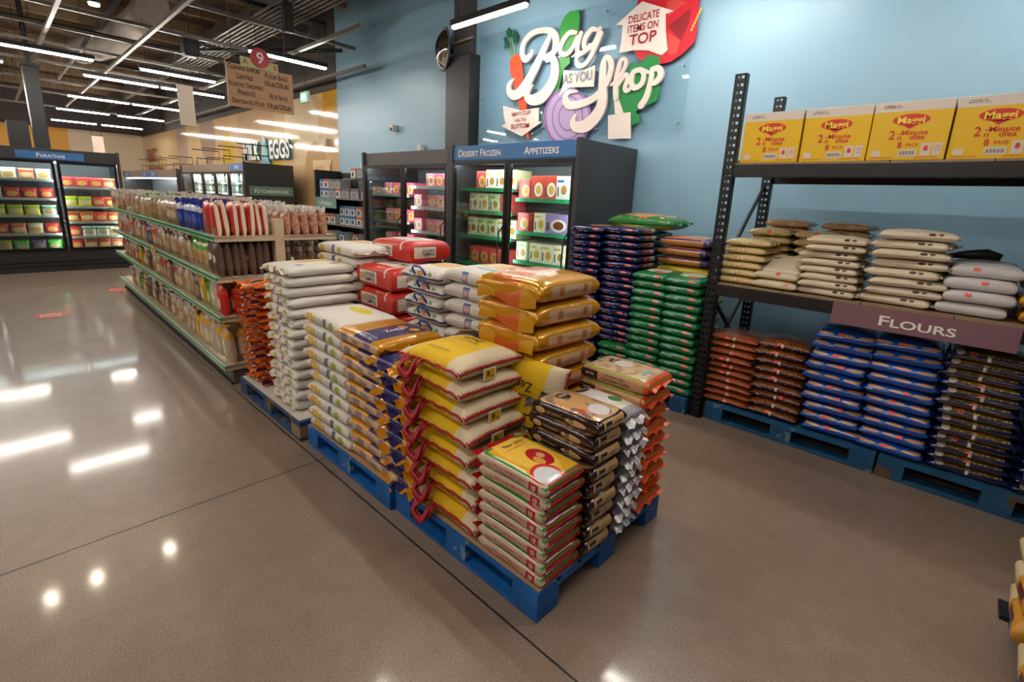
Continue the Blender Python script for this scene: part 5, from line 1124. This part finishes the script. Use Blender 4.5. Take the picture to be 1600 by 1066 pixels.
masoor = pack('masoor', 'lentil_bag', .35, .36, .0555, '#8d3f1c', grain('#b5622e'), .16, dot=(-.05, .004), tape=True, bscale=110, pinch=.04, n=4, m=2.1)
chana = pack('chana', 'lentil_bag', .35, .36, .065, '#5f3018', [('n', 130, .55, None, '#a8622c'), ('b', None, (-.3, -.12), (.022, .036), '#26203a'), ('n', 60, .62, ('z', .022, .036), '#c9c2c4'), ('b', None, (-.3, -.1), (.0, .02), '#9a5c12')], .16, dot=(-.02, .014), tape=True, bscale=110, pinch=.04, n=4, m=2.1)
bluep = pack('bluef', 'flour_bag', .35, .38, .0735, '#0d49a0', [('e', 'xz', -.115, .058, .048, .0075, ('y', -.3, -.06), '#b98a5c'), ('e', 'xz', .0, .058, .048, .0075, ('y', -.3, -.06), '#b98a5c'), ('e', 'xz', .115, .058, .048, .0075, ('y', -.3, -.06), '#b98a5c'), ('e', 'xy', 0, .02, .12, .1, ('z', .05, .1), '#2c3f7c')], .18, dot=(-.02, .022), seal='#0d4596', sf=.015, bscale=20)
navyp = pack('navyg', 'flour_bag', .36, .38, .0577, '#6d5218', [('b', None, (-.3, -.1), (.024, .044), '#141c4a'), ('n', 70, .58, ('z', .044, .052), '#b8a890'), ('e', 'xz', -.13, .05, .02, .012, ('y', -.3, -.1), '#bfae98'), ('b', (-.18, -.15), None, None, '#16204e'), ('b', (.15, .2), None, None, '#16204e'), ('e', 'xy', 0, 0, .12, .1, ('z', .05, .1), '#8a6a24')], .16, dot=(-.07, .018), tape=True, seal='#182458', sf=.02, bscale=25)
stack(masoor, -1.205, 3.96, 0, .139, .70, 10, 'reddish brown lentil bag', 'lower rack stack beside the upright', 'brown lentil bags', .01, (-.01, 0), .05)
stack(chana, -.86, 3.96, 0, .139, .73, 9, 'brown bag with dark print band', 'second lower rack stack', 'brown bags with dark bands', .012, (-.02, 0), .05)
stack(bluep, -.50, 3.97, 0, .139, .88, 10, 'blue flour bag with tan ovals', 'blue stack next to the brown bags', 'blue flour bags', .014, (-.03, 0), .06)
stack(bluep, -.16, 3.97, 0, .139, .89, 10, 'blue flour bag with tan ovals', 'second blue stack under the Flours sign', 'blue flour bags', .014, (-.03, 0), .06)
stack(navyp, .205, 3.98, 0, .139, .90, 13, 'navy and mustard flour bag', 'striped stack right of the blue bags', 'navy and mustard bags', .014, (-.03, 0), .06)
stack(navyp, .59, 3.98, 0, .139, .90, 13, 'navy and mustard flour bag', 'stack at the right frame edge', 'navy and mustard bags', .012, (-.02, 0), .05)
# shelf of flours
yel = pack('yelg', 'flour_bag', .31, .34, .0545, '#cdb277', [('b', None, (-.3, -.1), (.0, .016), '#a8a83a'), ('e', 'xz', .09, .03, .06, .014, ('y', -.3, -.1), '#d8b88a'), ('n', 26, .6, None, '#dcc9a0')], .2, seal='#cbb184', sf=.018, tape=True, pinch=.04, bscale=30)
yelb = pack('yelb', 'flour_bag', .3, .32, .0573, '#c9ad78', [('b', None, (-.3, -.08), (.0, .02), '#9fa838'), ('n', 26, .6, None, '#e0cba4')], .2, seal='#cbb184', pinch=.04, bscale=30, dot=(.0, .015))
brn = pack('tanb', 'flour_bag', .32, .3, .0587, '#a8835e', [('n', 40, .55, None, '#b99670')], .25, pinch=.05, bscale=30)
wy = pack('whyel', 'flour_bag', .29, .3, .062, '#d6cab4', [('b', None, (-.3, .3), (.0, .02), '#d3b43a'), ('e', 'xy', -.05, .04, .03, .012, ('z', .04, .1), '#3a7a4a')], .3, pinch=.05, bscale=30, dot=(.02, .02))
papr = pack('paper', 'flour_bag', .34, .36, .0482, '#d8c8ae', [('e', 'xz', .06, .038, .016, .008, ('y', -.3, -.1), '#3a3026'), ('e', 'xz', .1, .038, .013, .007, ('y', -.3, -.1), '#5a4c40')], .6, pinch=.03, bscale=14, bump=.5, seal='#cdbca2', coat=0, n=7, m=3, amp=.008)
papb = pack('paperb', 'flour_bag', .37, .38, .0568, '#dacbb2', [('e', 'xz', .06, .044, .018, .008, ('y', -.3, -.1), '#4a4038'), ('e', 'xz', .1, .044, .013, .007, ('y', -.3, -.1), '#6a5c50'), ('b', (.14, .3), (.1, .3), None, '#b0303a')], .6, pinch=.03, bscale=14, bump=.5, seal='#cdbca2', coat=0, n=7, m=3, amp=.008)
greyp = pack('greyp', 'flour_bag', .31, .3, .0716, '#cdc8c8', [('b', (-.16, -.148), None, None, '#b8b2b2')], .4, n=9, m=2.9, pinch=.0, amp=.003, dot=(-.04, .018), bscale=18, coat=.1)
goldp = pack('goldp', 'flour_bag', .3, .34, .0782, '#b8780e', [('n', 10, .6, None, '#d9a028')], .2, pinch=.03, bscale=16, bump=.6, coat=.3)
stack(yel, -1.245, 3.92, 0, ZD, 1.435, 6, 'yellow green flour bag', 'shelf stack beside the upright', 'yellow green flour bags', .012, (.03, .02), .06)
stack(wy, -.975, 3.88, 0, ZD, 1.23, 2, 'pale flour bag with yellow base', 'short shelf stack right of the yellow green one', 'pale flour bags', .01, (0, 0), .06)
wy[1].place((-.985, 3.93, 1.232), (.35, 0, .08), 'plump pale flour bag tilted on the short shelf stack', 'pale flour bags')
stack(yelb, -1.17, 4.27, 0, ZD, 1.51, 7, 'yellow green flour bag', 'second row stack by the upright', 'yellow green flour bags', .012, (0, 0), .06)
stack(yelb, -.85, 4.27, 0, ZD, 1.51, 7, 'yellow green flour bag', 'second row stack left of the paper bags', 'yellow green flour bags', .012, (0, 0), .06)
stack(brn, -1.12, 4.50, 0, ZD, 1.58, 8, 'tan flour bag', 'rear shelf stack by the back upright', 'tan flour bags', .01, (0, 0), .05)
stack(brn, -.72, 4.50, 0, ZD, 1.58, 8, 'tan flour bag', 'rear shelf stack away from the upright', 'tan flour bags', .01, (0, 0), .05)
stack(papr, -.68, 3.94, 0, ZD, 1.495, 8, 'cream paper flour bag', 'shelf stack left of the sign edge', 'cream paper flour bags', .018, (0, 0), .09)
stack(papb, -.29, 3.95, 0, ZD, 1.565, 8, 'large cream paper flour bag', 'tallest shelf stack above the sign', 'large cream paper bags', .026, (.02, 0), .12)
stack(greyp, .055, 3.92, 0, ZD, 1.395, 4, 'smooth grey flour pack', 'shelf stack right of the paper bags', 'grey flour packs', .015, (.02, .02), .03)
stack(goldp, .37, 3.94, 0, ZD, 1.35, 3, 'gold flour bag', 'shelf stack at the right frame edge', 'gold flour bags', .01, (0, 0), .05)
stack(goldp, .40, 4.34, 0, ZD, 1.58, 6, 'gold flour bag', 'taller gold stack behind the right edge one', 'gold flour bags', .01, (0, 0), .05)
stack(greyp, .05, 4.28, 0, ZD, 1.395, 4, 'smooth grey flour pack', 'rear stack behind the front grey one', 'grey flour packs', .01, (0, 0), .03)
o = MB().tube([(-.15, 0, .02), (-.06, .0, .035), (.03, .01, .045), (.1, 0, .03)], [.012, .028, .035, .022], black, 10).build('work_glove', loc=(.03, 4.27, 1.395), rot=(0, 0, .1)); tag(o, 'black work glove lying on the rear grey flour packs', 'glove')
# ---------------------------------------------------------------- stacks between the freezer and the rack
ov = lambda x, z, w=.03, h=.016: ('e', 'xz', x, z, w, h, ('y', -.3, -.1), '#cf6a58')
grn = pack('green', 'rice_bag', .30, .4, .0678, '#0f7040', [ov(.075, .047, .032, .010), ('b', (-.08, -.04), (-.3, -.12), (.03, .036), '#b9c9b8'), ('e', 'xy', 0, 0, .1, .12, ('z', .05, .1), '#cfd8c8'), ('e', 'xy', .05, -.1, .05, .04, ('z', .05, .1), '#d85a4a'), ('b', (-.1, .02), (-.3, -.12), (.042, .047), '#5fa080')], .18, n=8, m=3.2, pinch=.01, seal='#0e6a3c', sf=.015, bscale=22)
nav = pack('navy', 'rice_bag', .34, .42, .06, '#141c4c', [ov(.09, .04, .036, .009), ov(-.08, .018, .03, .007), ('b', (-.12, -.02), (-.3, -.12), (.036, .042), '#8a90b0'), ('b', (-.04, .0), (-.3, -.12), (.012, .018), '#c9cad2'), ('b', (.15, .3), (-.08, .02), (.01, .05), '#b5543a'), ('b', (.15, .3), (.03, .12), (.01, .05), '#b9ac92'), ('e', 'xy', 0, .02, .1, .12, ('z', .045, .1), '#c8a83a'), ('e', 'xy', .03, -.1, .06, .05, ('z', .045, .1), '#c94a34')], .18, n=8, m=3.2, pinch=.01, seal='#161f52', sf=.015, bscale=22)
stack(grn, -1.905, 3.88, 0, .139, 1.10, 14, 'green rice bag with red oval', 'left green stack by the rack', 'green rice bags', .008, (-.02, .02), .04)
stack(grn, -1.60, 3.88, 0, .139, 1.10, 14, 'green rice bag with red oval', 'right green stack touching the rack', 'green rice bags', .008, (-.02, .02), .04)
stack(grn, -2.21, 3.9, 0, .139, .42, 4, 'green rice bag with red oval', 'low green stack under the navy bags', 'green rice bags', .008, (0, 0), .04)
stack(nav, -2.25, 3.95, 0, .421, 1.455, 17, 'navy rice bag with red ovals', 'navy stack nearest the green bags', 'navy rice bags', .012, (-.02, .02), .05)
stack(nav, -2.60, 3.93, 0, .139, 1.44, 21, 'navy rice bag with red ovals', 'navy stack against the freezer side', 'navy rice bags', .01, (-.02, .02), .04)
stack(grn, -2.35, 4.42, 0, .139, 1.41, 18, 'green rice bag with red oval', 'hidden back stack under the big tan topped bag', 'green rice bags', .008, (0, 0), .04)
r = sack_root('rice_bag'); r['label'] = 'big green edged rice bag with tan top lying highest beside the freezer'
s = Sack(.66, .44, .15, 4, 2.4, .03, .008, 5, 4).body(M('bigtan', '#2f7a3a', pats=[('e', 'xy', 0, 0, .27, .18, ('z', .07, .2), '#b98f5c'), ('n', 14, .56, ('z', .115, .3), '#c8794a'), ('b', None, (-.3, -.15), (.02, .05), '#c9b02e')], rough=.25, bump=.4, bscale=18)); s.build('body', r); s.seal('+x', M('bigtan_seal', '#2a7338', rough=.25, bump=.5), r, .05, .014); r.location = (-2.35, 4.40, 1.412)
for k in range(1):
    sup = pack('yellowsup', 'rice_bag', .52, .42, .0889, '#c9b02e', [('e', 'xy', 0, 0, .2, .16, ('z', .07, .2), '#c98a3a')], .25, pinch=.02, bscale=20)
    stack(sup, -1.86, 4.38, 0, .139, 1.13, 11, 'yellow rice bag', 'stack carrying the purple edged bags', 'yellow rice bags', .01, (0, 0), .03)
pur = pack('purpor', 'rice_bag', .46, .42, .0837, '#b9793c', [('b', None, None, (.06, .074), '#4a2a62'), ('b', (.17, .3), None, None, '#4a3468'), ('b', None, (.17, .3), None, '#4a3468'), ('n', 16, .56, ('z', .075, .1), '#c2553a'), ('e', 'xy', 0, 0, .16, .14, ('z', .075, .1), '#c39a5c')], .22, n=7, m=3, pinch=.01, seal='#56406e', sf=.05, bscale=18, bump=.5)
stack(pur, -1.87, 4.36, 0, 1.131, 1.385, 3, 'tan rice bag with purple edges', 'pile on yellow bags by the wall', 'tan and purple rice bags', .01, (0, 0), .04)
# drop kinds that were built but never set out
for o in [q for q in bpy.data.objects if q.get('label') == 'x']:
    for c in list(o.children_recursive)+[o]: bpy.data.objects.remove(c)
